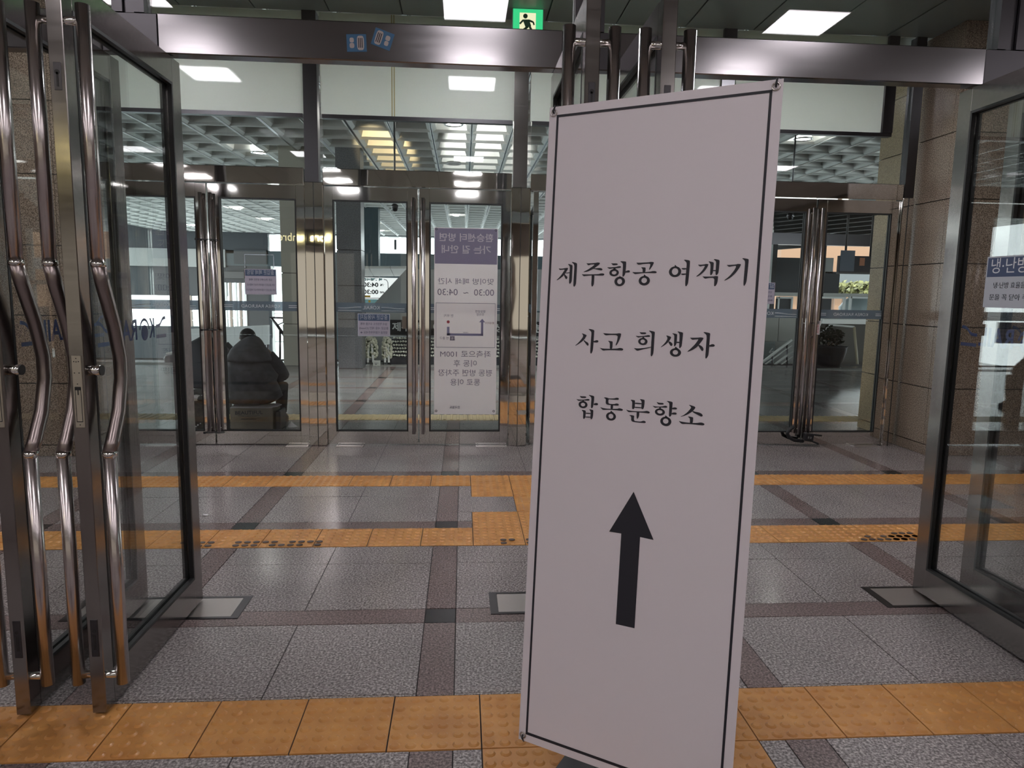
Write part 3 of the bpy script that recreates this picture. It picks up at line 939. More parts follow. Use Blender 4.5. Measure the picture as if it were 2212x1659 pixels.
def near_leaf(n, xc, label):
    w, h = .882, 2.358
    # closed leaf would lie along x; opened towards the camera: local x = -Y
    r, pane = leaf(f'door_{n}', w, h, .046, (xc, 3.157, 0), -PI / 2, label)
    near_bar(-1, r, w)
    near_bar(1, r, w)
    s = MB()
    for z in (2.215, .135):
        s.tube([(w - .022, -.072, z), (w - .022, .072, z)], .0125, 12)
    s.build('bar_bracket', CHROME, r)
    p = MB().box((w - .001, -.0145, .985), (w + .0025, .0145, 1.215), .001).build('lock_plate', steel('lock_steel', (.62, .58, .50), .35), r)
    c = MB()
    c.box((w + .002, -.0095, 1.005), (w + .0032, -.0080, 1.115)).box((w + .002, .0080, 1.005), (w + .0032, .0095, 1.115)).box((w + .002, -.0095, 1.003), (w + .0032, .0095, 1.0055)).box((w + .002, -.0085, 1.105), (w + .0033, .0085, 1.116)).box((w + .002, -.0015, 1.09), (w + .0034, .0015, 1.106))
    for y, z in ((0, 1.206), (0, .994), (-.007, 1.196), (.007, 1.196), (0, 1.195), (-.007, 1.16), (.007, 1.16), (0, 1.125)):
        c.tube([(w + .002, y, z), (w + .0034, y, z)], .0018, 8)
    c.build('plate_holes', GASKET, p)
    k = MB().tube([(w - .03, .02, 1.165), (w - .03, .058, 1.165)], .017, 16).build('lock_cylinder', CHROME, r)
    MB().tube([(w - .03, .058, 1.165), (w - .03, .062, 1.165)], .0165, 16).build('cylinder_face', GASKET, k)
    p2 = MB().box((w - .001, -.012, .21), (w + .002, .012, .34), .001).build('bolt_plate', DARKST, r)
    MB().tube([(w + .001, 0, .30), (w + .003, 0, .30)], .006, 10).box((w + .001, -.004, .235), (w + .003, .004, .285)).build('bolt_slot', GASKET, p2)
    p3 = MB().box((w - .001, -.011, 2.01), (w + .002, .011, 2.09), .001).build('bolt_plate', DARKST, r)
    MB().tube([(w + .001, 0, 2.062), (w + .003, 0, 2.062)], .0075, 10).box((w + .001, -.003, 2.02), (w + .003, .003, 2.062)).build('bolt_slot', GASKET, p3)
    return r, pane


LEAVES = {}
for n, (key, xc, lb) in enumerate((
        ('L2', -1.452, 'open glass door leaf at the far left edge, behind the other left leaf'),
        ('L1', -1.208, 'open glass door leaf on the left with mirrored blue railway logo'),
        ('C1', 0.40, 'open glass door leaf behind the white banner, left one of the pair'),
        ('C2', 0.642, 'open glass door leaf behind the white banner, right one of the pair'),
        ('R1', 2.258, 'open glass door leaf on the right with a notice on its glass'),
        ('R2', 2.500, 'open glass door leaf at the right edge, behind the nearer right leaf'))):
    LEAVES[key] = near_leaf(n + 1, xc, lb)

# pivot plates set in the floor
for n, (c, lb) in enumerate(zip(C3, ('left of the banner under the left door leaves', 'partly hidden behind the white banner', 'under the right door leaves'))):
    t = empty('pivot_plate', (c, 3.078, 0), 0, 'worn steel floor plate ' + lb, 'floor plate', 'steel pivot plates in the floor')
    a, b = -.385, .365
    if n == 2:
        a, b = -.385, .385
    f = MB()
    f.box((a, -.113, -.02), (b, -.095, .0035)).box((a, .095, -.02), (b, .113, .0035)).box((a, -.095, -.02), (a + .035, .095, .0035)).box((b - .035, -.095, -.02), (b, .095, .0035))
    f.build('plate_frame', DARKST, t)
    bx('cover', (a + .037, -.093, -.02), (b - .037, .093, .0028), PLATE, t)

for n, (xa, xb, lb) in enumerate(((-1.60, -1.40, 'left of the first visible mullion'), (-1.15, -.90, 'right of the first visible mullion'), (.13, .42, 'under the large mirrored notice'), (3.78, 4.05, 'beside the right granite pier'))):
    o = tag(bx('threshold_plate', (xa, FY - .10, -.02), (xb, FY - .03, .006), PLATE, None, .002), 'narrow steel threshold plate of the far doors, ' + lb, 'floor plate', 'threshold plates of the far doors')
    for xs in (xa + .02, xb - .02):
        MB().tube([(xs, FY - .065, .004), (xs, FY - .065, .008)], .006, 8).build('screw_head', DARKST, o)

# ---- far leaves
BANDM = film('blue_grey_band', (0.25, 0.305, 0.36), 0.68)
BANDW = film('band_white', (0.85, 0.88, 0.90), 0.85)


def far_leaf(n, x_h, x_f, label, rz_extra=0.0, word=False, logo=False):
    """x_h hinge edge x, x_f free edge x"""
    w = abs(x_f - x_h) - .004
    flip = x_f < x_h
    r, pane = leaf(f'door_{n}', w, 2.33, .046, (x_h, FY, 0), (PI if flip else 0) + rz_extra, label, stile=.092, hinge=.075, top=.115, bot=.117, mat=CHROME, band=True)
    x0, x1 = .075, w - .092
    s = -1 if flip else 1          # local y towards the camera is -1 when not flipped
    yf = -.0062 * s                # camera side of the pane
    band = bx('blue_band', (x0 + .004, -.0068, 1.228), (x1 - .004, .0068, 1.312), BANDM, pane)
    # mirrored print: readable from outside
    m = frame_mat((0, 0, 0), (-s, 0, 0), (0, 0, 1))
    yy = -.0074 * s
    m.translation = ((x0 + x1) / 2, yy, 1.268)
    ln = MB()
    for e in (-1, 1):
        xa, xb = sorted(((x0 + x1) / 2 + e * .245, (x0 + x1) / 2 + e * .335))
        for z in (1.258, 1.274):
            ln.box((xa, yy - .0003, z), (xb, yy + .0003, z + .006))
    if word:
        ln.build('band_lines', BANDW, band)
        text_on('band_lettering', 'KOREA RAILROAD', .040, BANDW, m, band, width=.34, extrude=.0003)
    else:
        xc = (x0 + x1) / 2
        ln2 = MB()
        for e in (-1, 1):
            for dz in (0, -.02):
                pts = [(xc + e * (.09 + .03 * k), yy, 1.262 + dz + (.012 / (1 + math.exp((k - 3) * 1.5)) if dz == 0 else 0)) for k in range(8)]
                ln2.tube(pts, .003, 4)
        ln2.build('band_lines', BANDW, band)
        text_on('band_lettering', 'KORAIL', .045, BANDW, m, band, width=.15, extrude=.0003)
    for sg in (-1, 1):
        xb = w - .036
        MB().tube([(xb, sg * .065, 2.245), (xb, sg * .065, .115)], .0165, 12).build('pull_bar', TUBE, r)
    b = MB()
    for z in (2.20, .16, 1.18):
        b.tube([(w - .036, -.065, z), (w - .036, .065, z)], .010, 10)
    b.build('bar_bracket', CHROME, r)
    MB().tube([(w - .03, -.035 * s, 1.05), (w - .03, -.022 * s, 1.05)], .014, 12).build('lock_cylinder', CHROME, r)
    return r, pane


FAR = {}
FAR['A1'] = far_leaf(11, -3.083, -2.238, 'far glass door leaf at the left end, partly hidden by the open left leaf', word=False)
FAR['A2'] = far_leaf(12, -1.398, -2.234, 'far glass door leaf in front of the seated person, with two notices', word=True)
FAR['B1'] = far_leaf(13, -1.229, -0.401, 'far glass door leaf left of the large notice, with a small notice low on it', word=False)
FAR['B2'] = far_leaf(14, 0.429, -0.397, 'far glass door leaf covered by the large mirrored notice', word=True)
FAR['C1'] = far_leaf(15, 0.66, 1.50, 'far glass door leaf swung outwards just left of the white banner', rz_extra=math.radians(88))
FAR['C2'] = far_leaf(16, 2.29, 1.45, 'far glass door leaf hidden behind the white banner')
FAR['D1'] = far_leaf(17, 2.459, 3.279, 'far glass door leaf right of the banner, left of the black lock', word=False)
FAR['D2'] = far_leaf(18, 4.084, 3.283, 'far glass door leaf at the right end beside the granite pier', word=True)

# ================================================================== WHITE BANNER
BO = Vector((0.1712313, 1.8756186, 0.1442604))
BXD, BYD = Vector((0.8393932, -0.5435245, 0.0004348)), Vector((0.0348432, 0.0546086, 0.9978997))
BM = frame_mat(BO, BXD, BYD)          # local x,y = metres on the banner, z towards the viewer
BH = 1.7933
ban = empty('standing_banner', (BO.x + .25, BO.y - .05, 0), 0, 'tall white banner on a stand with black Korean lettering and an upward arrow', 'banner')
BL = Matrix.Translation(-Vector(ban.location)) @ BM


def chaikin(p, n=1, k=.22):
    for _ in range(n):
        q = []
        for a, b in zip(p, p[1:] + p[:1]):
            q.append((a[0] + (b[0] - a[0]) * k, a[1] + (b[1] - a[1]) * k))
            q.append((b[0] + (a[0] - b[0]) * k, b[1] + (a[1] - b[1]) * k))
        p = q
    return p


sheet = MB()
nx, ny = 8, 24
gv = [[None] * (ny + 1) for _ in range(nx + 1)]
for s, zz in ((0, 0.0), (1, -.0025)):
    for i in range(nx + 1):
        for j in range(ny + 1):
            gv[i][j] = sheet.bm.verts.new((.6 * i / nx, BH * j / ny, zz))
    for i in range(nx):
        for j in range(ny):
            sheet.bm.faces.new((gv[i][j], gv[i + 1][j], gv[i + 1][j + 1], gv[i][j + 1]))
sheet.box((0, 0, -.0024), (.6, .0004, -.0001)).box((0, BH - .0004, -.0024), (.6, BH, -.0001)).box((0, 0, -.0024), (.0004, BH, -.0001)).box((.5996, 0, -.0024), (.6, BH, -.0001))
BANW = plain('banner_vinyl', (0.745, 0.69, 0.72), 0.55)
sh = sheet.build('printed_sheet', BANW, ban)
sh.data.transform(BL)


def on_banner(name, mb_or_me, mat, parent=sh):
    me = mb_or_me
    if isinstance(mb_or_me, MB):
        o = mb_or_me.build(name, mat)
        me = o.data
        bpy.data.objects.remove(o)
    me.transform(BL)
    return link(name, me, mat, parent)


# border line
x0, x1, y0, y1 = .0222, .5771, .0218, 1.7708
tL = .0062
b = MB()
b.box((x0, y0, .0003), (x1, y0 + .008, .0009)).box((x0, y1 - .0065, .0003), (x1, y1, .0009))
b.box((x0, y0, .0003), (x0 + tL, y1, .0009)).box((x1 - tL, y0, .0003), (x1, y1, .0009))
on_banner('border_line', b, INK)
# arrow
arr = [(3015, 7774), (2404, 6597), (2745, 6606), (2742, 4128), (3266, 4143), (3265, 6606), (3628, 6597)]
me = poly_mesh([[(x / 1e4, y / 1e4) for x, y in arr]], .0009)
on_banner('arrow', me, INK)
# brush lettering
WORDS = [(19, 3), (30, 4), (37, 4), (52, 6), (999, 99)]
words = [[] for _ in WORDS]
polys = []
for ln in STROKES.strip().split('\n'):
    pts = [tuple(int(v) / 1e4 for v in q.split(',')) for q in ln.split()]
    polys.append(chaikin(pts, 1))
for k, p in enumerate(polys):
    words[next(i for i, w in enumerate(WORDS) if k < w[0])].append(p)
for rn, (cx, cy, rx, ry, ix, iy, jx, jy) in enumerate(RINGS):
    n = 32
    o_ = [(cx + rx * math.cos(2 * PI * k / n), cy + ry * math.sin(2 * PI * k / n)) for k in range(n)]
    i_ = [(ix + jx * math.cos(2 * PI * k / n), iy + jy * math.sin(2 * PI * k / n)) for k in range(n)]
    for k in range(n):
        a, c = k, (k + 1) % n
        words[next(i for i, w in enumerate(WORDS) if rn < w[1])].append([(x / 1e4, y / 1e4) for x, y in (o_[a], o_[c], i_[c], i_[a])])
for w in words:
    on_banner('lettering', poly_mesh(w, .0009), INK)
# eyelets with hooks
for ex, ey in ((.0135, BH - .0165), (.5845, BH - .0165), (.0135, .0165), (.5845, .0165)):
    e = MB().torus((ex, ey, .001), .0085, .0022, (0, 0, 1), 20, 6)
    eo = on_banner('eyelet', e, steel('eyelet_steel_%d' % int(ex * 1e4 + ey * 1e3), (.6, .55, .52), .25), sh)
    up = 1 if ey > 1 else -1
    h = MB().tube([(ex, ey, -.02), (ex, ey, .004), (ex + .001, ey + up * .006, .007), (ex + .001, ey + up * .02, -.004), (ex, ey + up * .026, -.03)], .0026, 8)
    on_banner('hook', h, BLACK, sh)
# stand: rear pole, cross arms, base
st = MB()
st.box((.285, -.02, -.075), (.315, BH + .01, -.045))
for (ax, ay), (bx_, by_) in (((.3, BH - .35), (.0135, BH + .008)), ((.3, BH - .35), (.5865, BH + .008)), ((.3, .35), (.0135, -.008)), ((.3, .35), (.5865, -.008))):
    st.tube([(ax, ay, -.05), (bx_, by_, -.026)], .004, 6)
on_banner('pole_frame', st, DARKST, ban)
bs = MB()
c = BM @ Vector((.3, 0, -.06))
cl = c - Vector(ban.location)
ux, uy = BXD.copy(), Vector((-BXD.y, BXD.x, 0)).normalized()
for sgn in (-1, 1):
    a = cl + ux * (.17 * sgn)
    p0, p1 = Vector((a.x, a.y, 0)) - uy * .20, Vector((a.x, a.y, 0)) + uy * .28
    q = ux * .02
    bs.prism([p0 - q, p0 + q, p1 + q, p1 - q], (0, 0, .03))
a, b_ = cl - ux * .2, cl + ux * .2
bs.prism([Vector((a.x, a.y, 0)) - uy * .11, Vector((b_.x, b_.y, 0)) - uy * .11, Vector((b_.x, b_.y, 0)) + uy * .16, Vector((a.x, a.y, 0)) + uy * .16], (0, 0, .06))
z0 = cl.z
bs.tube([Vector((cl.x, cl.y, .05)), Vector((cl.x, cl.y, max(.14, z0)))], .02, 10)
bs.build('weighted_base', BLACK, ban)

# ================================================================== RAILWAY LOGO DECALS ON THE NEAR LEAVES
LOGO = plain('navy_decal', (0.016, 0.035, 0.16), 0.4)


def logo(parent, size, mat, m, wide=1.0, rails=True, name='logo_decal'):
    """K (globe) RAIL wordmark with two rail lines on either side"""
    M_ = m
    bm_parts = []
    ty = .26 * size
    for body, cx, wd in (('K', -1.02 * size, .40 * size), ('RAIL', .82 * size, 1.55 * size)):
        me = text_mesh(body, size * .9, .0003, bold=.018 * size)
        xs = [v.co.x for v in me.vertices]
        k = wd / (max(xs) - min(xs))
        me.transform(Matrix.Translation((cx, 0, 0)) @ Matrix.Diagonal((k, 1, 1, 1)))
        bm_parts.append(me)
    g = MB()
    gx = -.47 * size

    def disc(cx, cy, r, n=24):
        return [(cx + r * math.cos(2 * PI * k / n), cy + r * math.sin(2 * PI * k / n)) for k in range(n)]
    bm_parts.append(poly_mesh([disc(gx, -.10 * size, .25 * size)], .0003))
    arcs = []
    for r0, r1 in ((.31, .38),):
        n = 20
        for k in range(n):
            t0, t1 = PI * (.08 + .84 * k / n), PI * (.08 + .84 * (k + 1) / n)
            arcs.append([(gx + size * r * math.cos(t), -.10 * size + 1.25 * size * r * math.sin(t)) for r, t in ((r0, t0), (r1, t0), (r1, t1), (r0, t1))])
    if rails:
        for e in (-1, 1):
            a, b2 = (-2.1 * size, -1.32 * size) if e < 0 else (1.72 * size, 2.5 * size)
            arcs.append([(a, -.34 * size), (b2, -.34 * size), (b2, -.22 * size), (a, -.22 * size)])
            n = 10
            for k in range(n):
                def f(u):
                    uu = u if e < 0 else 1 - u
                    return .02 * size + .26 * size / (1 + math.exp((uu - .45) * 12)) * (1 if e < 0 else 1)
                xa, xb = a + (b2 - a) * k / n, a + (b2 - a) * (k + 1) / n
                fa, fb = f(k / n), f((k + 1) / n)
                arcs.append([(xa, fa), (xb, fb), (xb, fb + .11 * size), (xa, fa + .11 * size)])
    bm_parts.append(poly_mesh(arcs, .0003))
    bm = bmesh.new()
    for me in bm_parts:
        bm.from_mesh(me)
        bpy.data.meshes.remove(me)
    me = bpy.data.meshes.new(name)
    bm.to_mesh(me)
    bm.free()
    me.transform(M_)
    return link(name, me, mat, parent)


# leaf local frame: x = towards the free edge (-Y), y = +X side, z up   (rz = -90 deg)
# left leaves: print faces -X (local -y); mirrored for the camera
for key, face in (('L1', -1), ('L2', -1), ('R1', 1), ('R2', 1), ('C1', -1), ('C2', 1)):
    r, pane = LEAVES[key]
    m = frame_mat((.44, face * .0057, 1.268), (1 if face < 0 else -1, 0, 0), (0, 0, 1))
    logo(pane, .118 if face < 0 else .125, LOGO, m)

# notice on the right leaf: seen from behind the glass side facing the opening
r, pane = LEAVES['R1']


def notice(name, w, h, m, parent, head, headtxt, lines, body_mat, head_mat, txt_mat, label=None, cat=None, hh=.34, arch=True, border=None, lw=None, hs=.115, ls=.058):
    """printed notice: body, header band, lettering lines; m places local xy (centre) and z outward"""
    o = MB().box((-w / 2, -h / 2, -.0005), (w / 2, h / 2, .0005)).build(name, body_mat, parent)
    o.data.transform(m)
    if label:
        tag(o, label, cat)

    def put(mb, nm, mat):
        q = mb.build(nm, mat, o)
        q.data.transform(m)
        return q
    if border:
        bmb = MB()
        for a, b in (((-w / 2, -h / 2), (w / 2, -h / 2 + .006)), ((-w / 2, h / 2 - .006), (w / 2, h / 2)), ((-w / 2, -h / 2), (-w / 2 + .006, h / 2)), ((w / 2 - .006, -h / 2), (w / 2, h / 2))):
            bmb.box((*a, .0006), (*b, .0012)).box((*a, -.0012), (*b, -.0006))
        put(bmb, 'notice_border', border)
    if head:
        hb = MB().box((-w / 2 + .006, h / 2 - hh * h, -.0009), (w / 2 - .006, h / 2 - .006, .0009))
        put(hb, 'header_band', head_mat)
        text_on('header_lettering', headtxt, hs, txt_mat[0], m @ Matrix.Translation((0, h / 2 - hh * h * .52, 0)), o, extrude=.0013, width=w * .84)
    for k, (t, ww) in enumerate(lines):
        y = h / 2 - hh * h - (h * (1 - hh)) * (k + .75) / (len(lines) + .6)
        text_on('notice_lettering', t, ls, txt_mat[1], m @ Matrix.Translation((0, y, 0)), o, extrude=.0012, width=w * ww)
    return o


P_BODY = film('notice_lilac', (0.62, 0.58, 0.66), 0.96)
P_HEAD = film('notice_blue_grey', (0.14, 0.19, 0.30), 0.97)
P_TXT = film('notice_white', (0.70, 0.74, 0.80), 0.97)
P_INK = film('notice_ink', (0.13, 0.13, 0.22), 0.97)
m = frame_mat((3.157 - 2.78, .0065, 1.505), (1, 0, 0), (0, 0, 1))
m = Matrix.Translation((0, 0, 0)) @ frame_mat((3.157 - 2.735, -.0068, 1.508), (1, 0, 0), (0, 0, 1))
notice('air_conditioning_notice', .33, .215, m, pane, True, '냉·난방 중', [('냉·난방 효율을 위해', .7), ('문을 꼭 닫아 주세요', .8)], plain('notice_grey', (.42, .42, .48), .35), NAVY, (plain('notice_white_ink', (.7, .7, .75), .5), INK), hh=.40, hs=.07, ls=.028)

# ================================================================== NOTICES ON THE FAR DOORS (mirrored: printed for the other side)
def mirrored(cx, cz, y=FY - .0075):
    return frame_mat((cx, y, cz), (-1, 0, 0), (0, 0, 1))


big = notice('large_notice', .575, 1.705, mirrored(.029, 1.1435, 6.449), None, True, '', [], film('large_notice_white', (0.92, 0.885, 0.88), .985), film('large_notice_violet', (0.32, 0.295, 0.40), .985), (P_TXT, P_INK),
             'tall white mirrored Korean notice with violet header hanging on a far glass door', 'notice', hh=.188, border=None)
INK2 = film('large_notice_ink', (0.30, 0.275, 0.34), .97)
LIL = film('large_notice_arrow', (0.30, 0.29, 0.43), .97)
PALE = film('large_notice_pale', (0.74, 0.70, 0.72), .97)
MBIG = mirrored(.029, 0, 6.449)


def bigtxt(t, x, z, size, width, mat=INK2, bold=.0):
    return text_on('notice_lettering', t, size, mat, MBIG @ Matrix.Translation((x, z, 0)), big, extrude=.0014, width=width, bold=bold)


for o in [c for c in big.children if c.name.startswith('header_lettering')]:
    bpy.data.objects.remove(o)
bigtxt('환승센터 방면', 0, 1.906, .078, .485, PALE, .0012)
bigtxt('가는 길 안내', 0, 1.800, .078, .445, PALE, .0012)
bigtxt('맞이방 폐쇄 시간', 0, 1.515, .062, .505)
bigtxt('00:30  ~  04:30', 0, 1.418, .082, .515)
bigtxt('좌측으로 100M', 0, .851, .068, .465)
bigtxt('이동 후', 0, .764, .068, .215)
bigtxt('평동 방면 주차장', 0, .676, .068, .500)
bigtxt('통로 이용', 0, .588, .068, .275)
bigtxt('현 위치', .155, 1.205, .028, .085)
bigtxt('평동방면\n주차장', -.135, 1.232, .028, .092)
bigtxt('롯데리아', -.222, 1.142, .024, .085, film('notice_red', (.33, .20, .22), .97))
bigtxt('100M', -.002, 1.053, .016, .045)
bigtxt('번 출구', .195, .999, .028, .080)
bigtxt('한국철도', .095, .356, .026, .095, P_INK)
k = MB()
for a, b in (((-.272, 1.32), (.272, 1.324)), ((-.272, .915), (.272, .919)), ((-.272, .915), (-.269, 1.324)), ((.269, .915), (.272, 1.324))):
    k.box((*a, -.0012), (*b, .0012))
k = k.build('map_frame', INK2, big); k.data.transform(MBIG)
k = MB()
k.box((.148, 1.025, -.0013), (.170, 1.105, .0013)).box((-.162, 1.025, -.0013), (.170, 1.045, .0013)).box((-.162, 1.025, -.0013), (-.142, 1.155, .0013))
k.prism([(-.180, 1.150, -.0013), (-.124, 1.150, -.0013), (-.152, 1.182, -.0013)], (0, 0, .0026))
k = k.build('route_arrow', LIL, big); k.data.transform(MBIG)
k = MB().prism([(.159 + .0135 * math.cos(2 * PI * q / 18), 1.150 + .0135 * math.sin(2 * PI * q / 18), -.0013) for q in range(18)], (0, 0, .0026)).build('position_dot', film('notice_red_dot', (.55, .14, .17), .97), big); k.data.transform(MBIG)
k = MB().box((.100, .980, -.0011), (.143, 1.020, .0011)).build('exit_box', INK2, big); k.data.transform(MBIG)
text_on('exit_number', '6', .034, PALE, MBIG @ Matrix.Translation((.1215, .999, 0)), big, extrude=.0016)
lg = logo(big, .042, P_INK, mirrored(-.060, .356, 6.449) @ Matrix.Translation((0, 0, .0012)), rails=False)
for x in (-.268, .268):
    for z in (1.982, .322):
        k = MB().torus((x, z, 0), .0085, .0028, (0, 0, 1), 14, 6).build('eyelet', DARKST, big); k.data.transform(MBIG)

C_ = (PAPER, INK)
o = notice('door_notice', .277, .225, mirrored(-1.800, 1.485), None, True, '출입문 폐쇄 알림', [('입춘 환승센터 방면은 폐쇄', .72), ('옆의 출입문은 이용하여 주시기 바랍니다', .88), ('상하 출입문은 이용하여주시기 바랍니다', .92)], P_BODY, P_HEAD, (P_TXT, P_INK),
           'lilac notice with blue header on the far door above the seated person', 'notice', hh=.27, hs=.045, ls=.022)
bo = MB()
for a, b in (((-.137, .116), (.121, .122)), ((-.137, .001), (-.131, .122)), ((.115, .001), (.121, .122))):
    bo.box((*a, -.0006), (*b, .0006))
bo = bo.build('paper_backing', P_TXT, None); bo.data.transform(mirrored(-1.80, 1.605, FY - .007) @ Matrix.Scale(-1, 4, (1, 0, 0)))
tag(bo, 'back of an empty white paper frame above the lilac door notice', 'notice')
notice('door_notice', .290, .205, mirrored(-.804, 1.113), None, True, '출입문 사용금지', [('실내 적정온도 유지를 위해', .82), ('출입문 사용 제한 (Closed)', .90), ('옆문을 이용하여주세요 ➜', .84)], P_BODY, P_HEAD, (P_TXT, P_INK),
       'white-edged notice with blue header low on the far door left of the large notice', 'notice', hh=.32, border=P_TXT, hs=.05, ls=.026)
notice('door_notice', .115, .200, mirrored(2.875, 1.458), None, True, '알림', [('안내', .5), ('출입문', .62), ('폐쇄합니다', .72)], P_BODY, P_HEAD, (P_TXT, P_INK),
       'small notice with navy header on the far door right beside the banner', 'notice', hh=.32, hs=.05, ls=.020)
bx_ = tag(bx('paper_slip', (-.548, FY - .0085, 1.082), (-.498, FY - .0065, 1.194), film('brown_slip', (.30, .26, .22), .95)), 'small brownish paper slip on the far door edge left of the large notice', 'paper')
tg = tag(bx('warning_tag', (3.345, FY - .03, 1.075), (3.388, FY - .028, 1.205), plain('tag_white', (.62, .58, .58), .5)), 'narrow white tag with black and red characters on the right far door', 'tag')
for q, (ch, mt) in enumerate((('출', INK), ('입', plain('tag_red', (.45, .06, .07), .5)), ('금', plain('tag_red2', (.45, .06, .07), .5)), ('지', plain('tag_red3', (.45, .06, .07), .5)))):
    text_on('tag_lettering', ch, .029, mt, frame_mat((3.3665, FY - .0306, 1.188 - .031 * q), (1, 0, 0), (0, 0, 1)), tg)

# black cable ties around the bars of the left far doors
for z, w_, nm in ((1.844, (-2.315, -2.165), 'upper'), (1.054, (-2.30, -2.17), 'middle'), (.128, (-2.31, -2.145), 'lowest')):
    t = MB().tube([(w_[0] + .006, FY - .088, z), (w_[1] - .006, FY - .088, z)], .0045, 6).tube([(w_[0] + .006, FY - .045, z + .002), (w_[1] - .006, FY - .045, z + .002)], .004, 6)
    for x in w_:
        t.tube([(x + (.006 if x == w_[0] else -.006), FY - .088, z), (x, FY - .066, z), (x + (.006 if x == w_[0] else -.006), FY - .045, z)], .0045, 6)
    t.box((w_[0] - .012, FY - .098, z - .009), (w_[0] + .008, FY - .082, z + .009))
    tag(t.build('cable_tie', BLACK), f'black cable tie holding the left far door bars together, {nm} of the three', 'cable tie')

# black lock hanging on the bars of the right far doors
L = [at(*p, FY - .085) for p in ((1716, 922), (1706, 927), (1701, 936), (1704, 945), (1716, 951), (1735, 953))]
lk = tag(MB().tube(L, .017, 12).build('door_lock', BLACK), 'black U-shaped lock threaded through the bottom bars of the right far doors', 'lock')
p = at(1746, 944, FY - .10)
b = MB().box((-.045, -.03, -.038), (.045, .03, .038), .008)
b.bm.transform(Matrix.Translation(p) @ Matrix.Rotation(math.radians(8), 4, 'Y'))
b.build('lock_body', BLACK, lk)
MB().tube([at(1752, 938, FY - .10), at(1775, 941, FY - .11)], .008, 8).tube([at(1750, 951, FY - .10), at(1768, 959, FY - .12)], .0085, 8).build('shackle_ends', BLACK, lk)
b = MB().box((-.020, -.034, -.010), (-.008, -.0305, .010)).box((.004, -.034, -.010), (.016, -.0305, .010))
b.bm.transform(Matrix.Translation(p) @ Matrix.Rotation(math.radians(8), 4, 'Y'))
b.build('lock_mark', plain('lock_grey', (.12, .12, .12), .5), lk)

# ================================================================== STICKERS ON THE BEAM, EXIT SIGN
SB = plain('sticker_blue', (0.035, 0.16, 0.33), 0.4)
SW = plain('sticker_white', (0.55, 0.50, 0.49), 0.5)
for n, (cx, cz, rot, lb) in enumerate(((-.4385, 2.431, 0.04, 'blue square sticker with white blobs on the header beam, left of the two'), (-.333, 2.450, -.32, 'tilted blue square sticker with white blobs on the header beam, right of the two'))):
    mm = frame_mat((cx, 3.0493, cz), (math.cos(rot), 0, math.sin(rot)), (-math.sin(rot), 0, math.cos(rot)))
    o = MB().box((-.040, -.034, 0), (.040, .034, .0006)).build('beam_sticker', SB)
    o.data.transform(mm)
    tag(o, lb, 'sticker', 'stickers on the header beam')
    e = -1 if n == 0 else 1

    def blob(cx_, cy_, rx, ry, p=3):
        return [(cx_ + rx * math.copysign(abs(math.cos(t)) ** (2 / p), math.cos(t)), cy_ + ry * math.copysign(abs(math.sin(t)) ** (2 / p), math.sin(t))) for t in [2 * PI * q / 28 for q in range(28)]]
    me = poly_mesh([blob(-e * .016, .0, .014, .028, 4), blob(e * .019, .010 * e, .0095, .010), blob(e * .019, -.011 * e, .0085, .0095)], .0009)
    me.transform(mm)
    link('white_shapes', me, SW, o)
    ln = MB()
    for q in range(3):
        ln.box((-e * .016 - .009 + .007 * q, -.019, .001), (-e * .016 - .0055 + .007 * q, .019, .0013))
    ln = ln.build('print_lines', INK, o)
    ln.data.transform(mm)

ES = empty('exit_sign', (.53, 6.2, 3.79), 0, 'green running-man exit sign hanging from the vestibule ceiling', 'exit sign')
EXG = emis('exit_green', (0.03, 0.42, 0.16), 1.1)
EXW = emis('exit_pale', (0.66, 0.62, 0.40), 1.0)
bx('housing', (-.135, -.02, -.235), (.135, .03, -.005), plain('sign_grey', (.3, .32, .32), .4), ES)
bx('green_face', (-.125, -.024, -.225), (.125, -.0205, -.015), EXG, ES)
bx('pale_door', (-.07, -.0262, -.225), (.066, -.0245, -.045), EXW, ES)
man = MB()


def seg(a, b_, r):
    man.tube([(a[0], -.0275, a[1]), (b_[0], -.0275, b_[1])], r, 6)


man.prism([(-.022 + .019 * math.cos(2 * PI * q / 16), -.0285, -.072 + .019 * math.sin(2 * PI * q / 16)) for q in range(16)], (0, .002, 0))
man.prism([(-.045, -.0285, -.10), (.01, -.0285, -.098), (.028, -.0285, -.15), (-.018, -.0285, -.165)], (0, .002, 0))
for a, b_, r in (((-.04, -.105), (-.068, -.135), .008), ((.008, -.105), (.045, -.118), .008), ((.045, -.118), (.052, -.14), .007), ((.0, -.155), (-.04, -.185), .010), ((-.04, -.185), (-.075, -.188), .009), ((.015, -.155), (.04, -.195), .010), ((.04, -.195), (.02, -.215), .009)):
    seg(a, b_, r)
man.build('running_figure', plain('figure_green', (.015, .11, .05), .6), ES)

# small white scraps on the vestibule floor
sc = atz(445, 1113, .004)
tag(MB().prism([sc + Vector(v) for v in ((-.018, -.01, 0), (.012, -.013, 0), (.019, .004, 0), (.0, .013, 0), (-.02, .006, 0))], (0, 0, .003)).build('paper_scrap', PAPER), 'tiny white paper scrap on the vestibule floor beside the left leaf', 'paper')
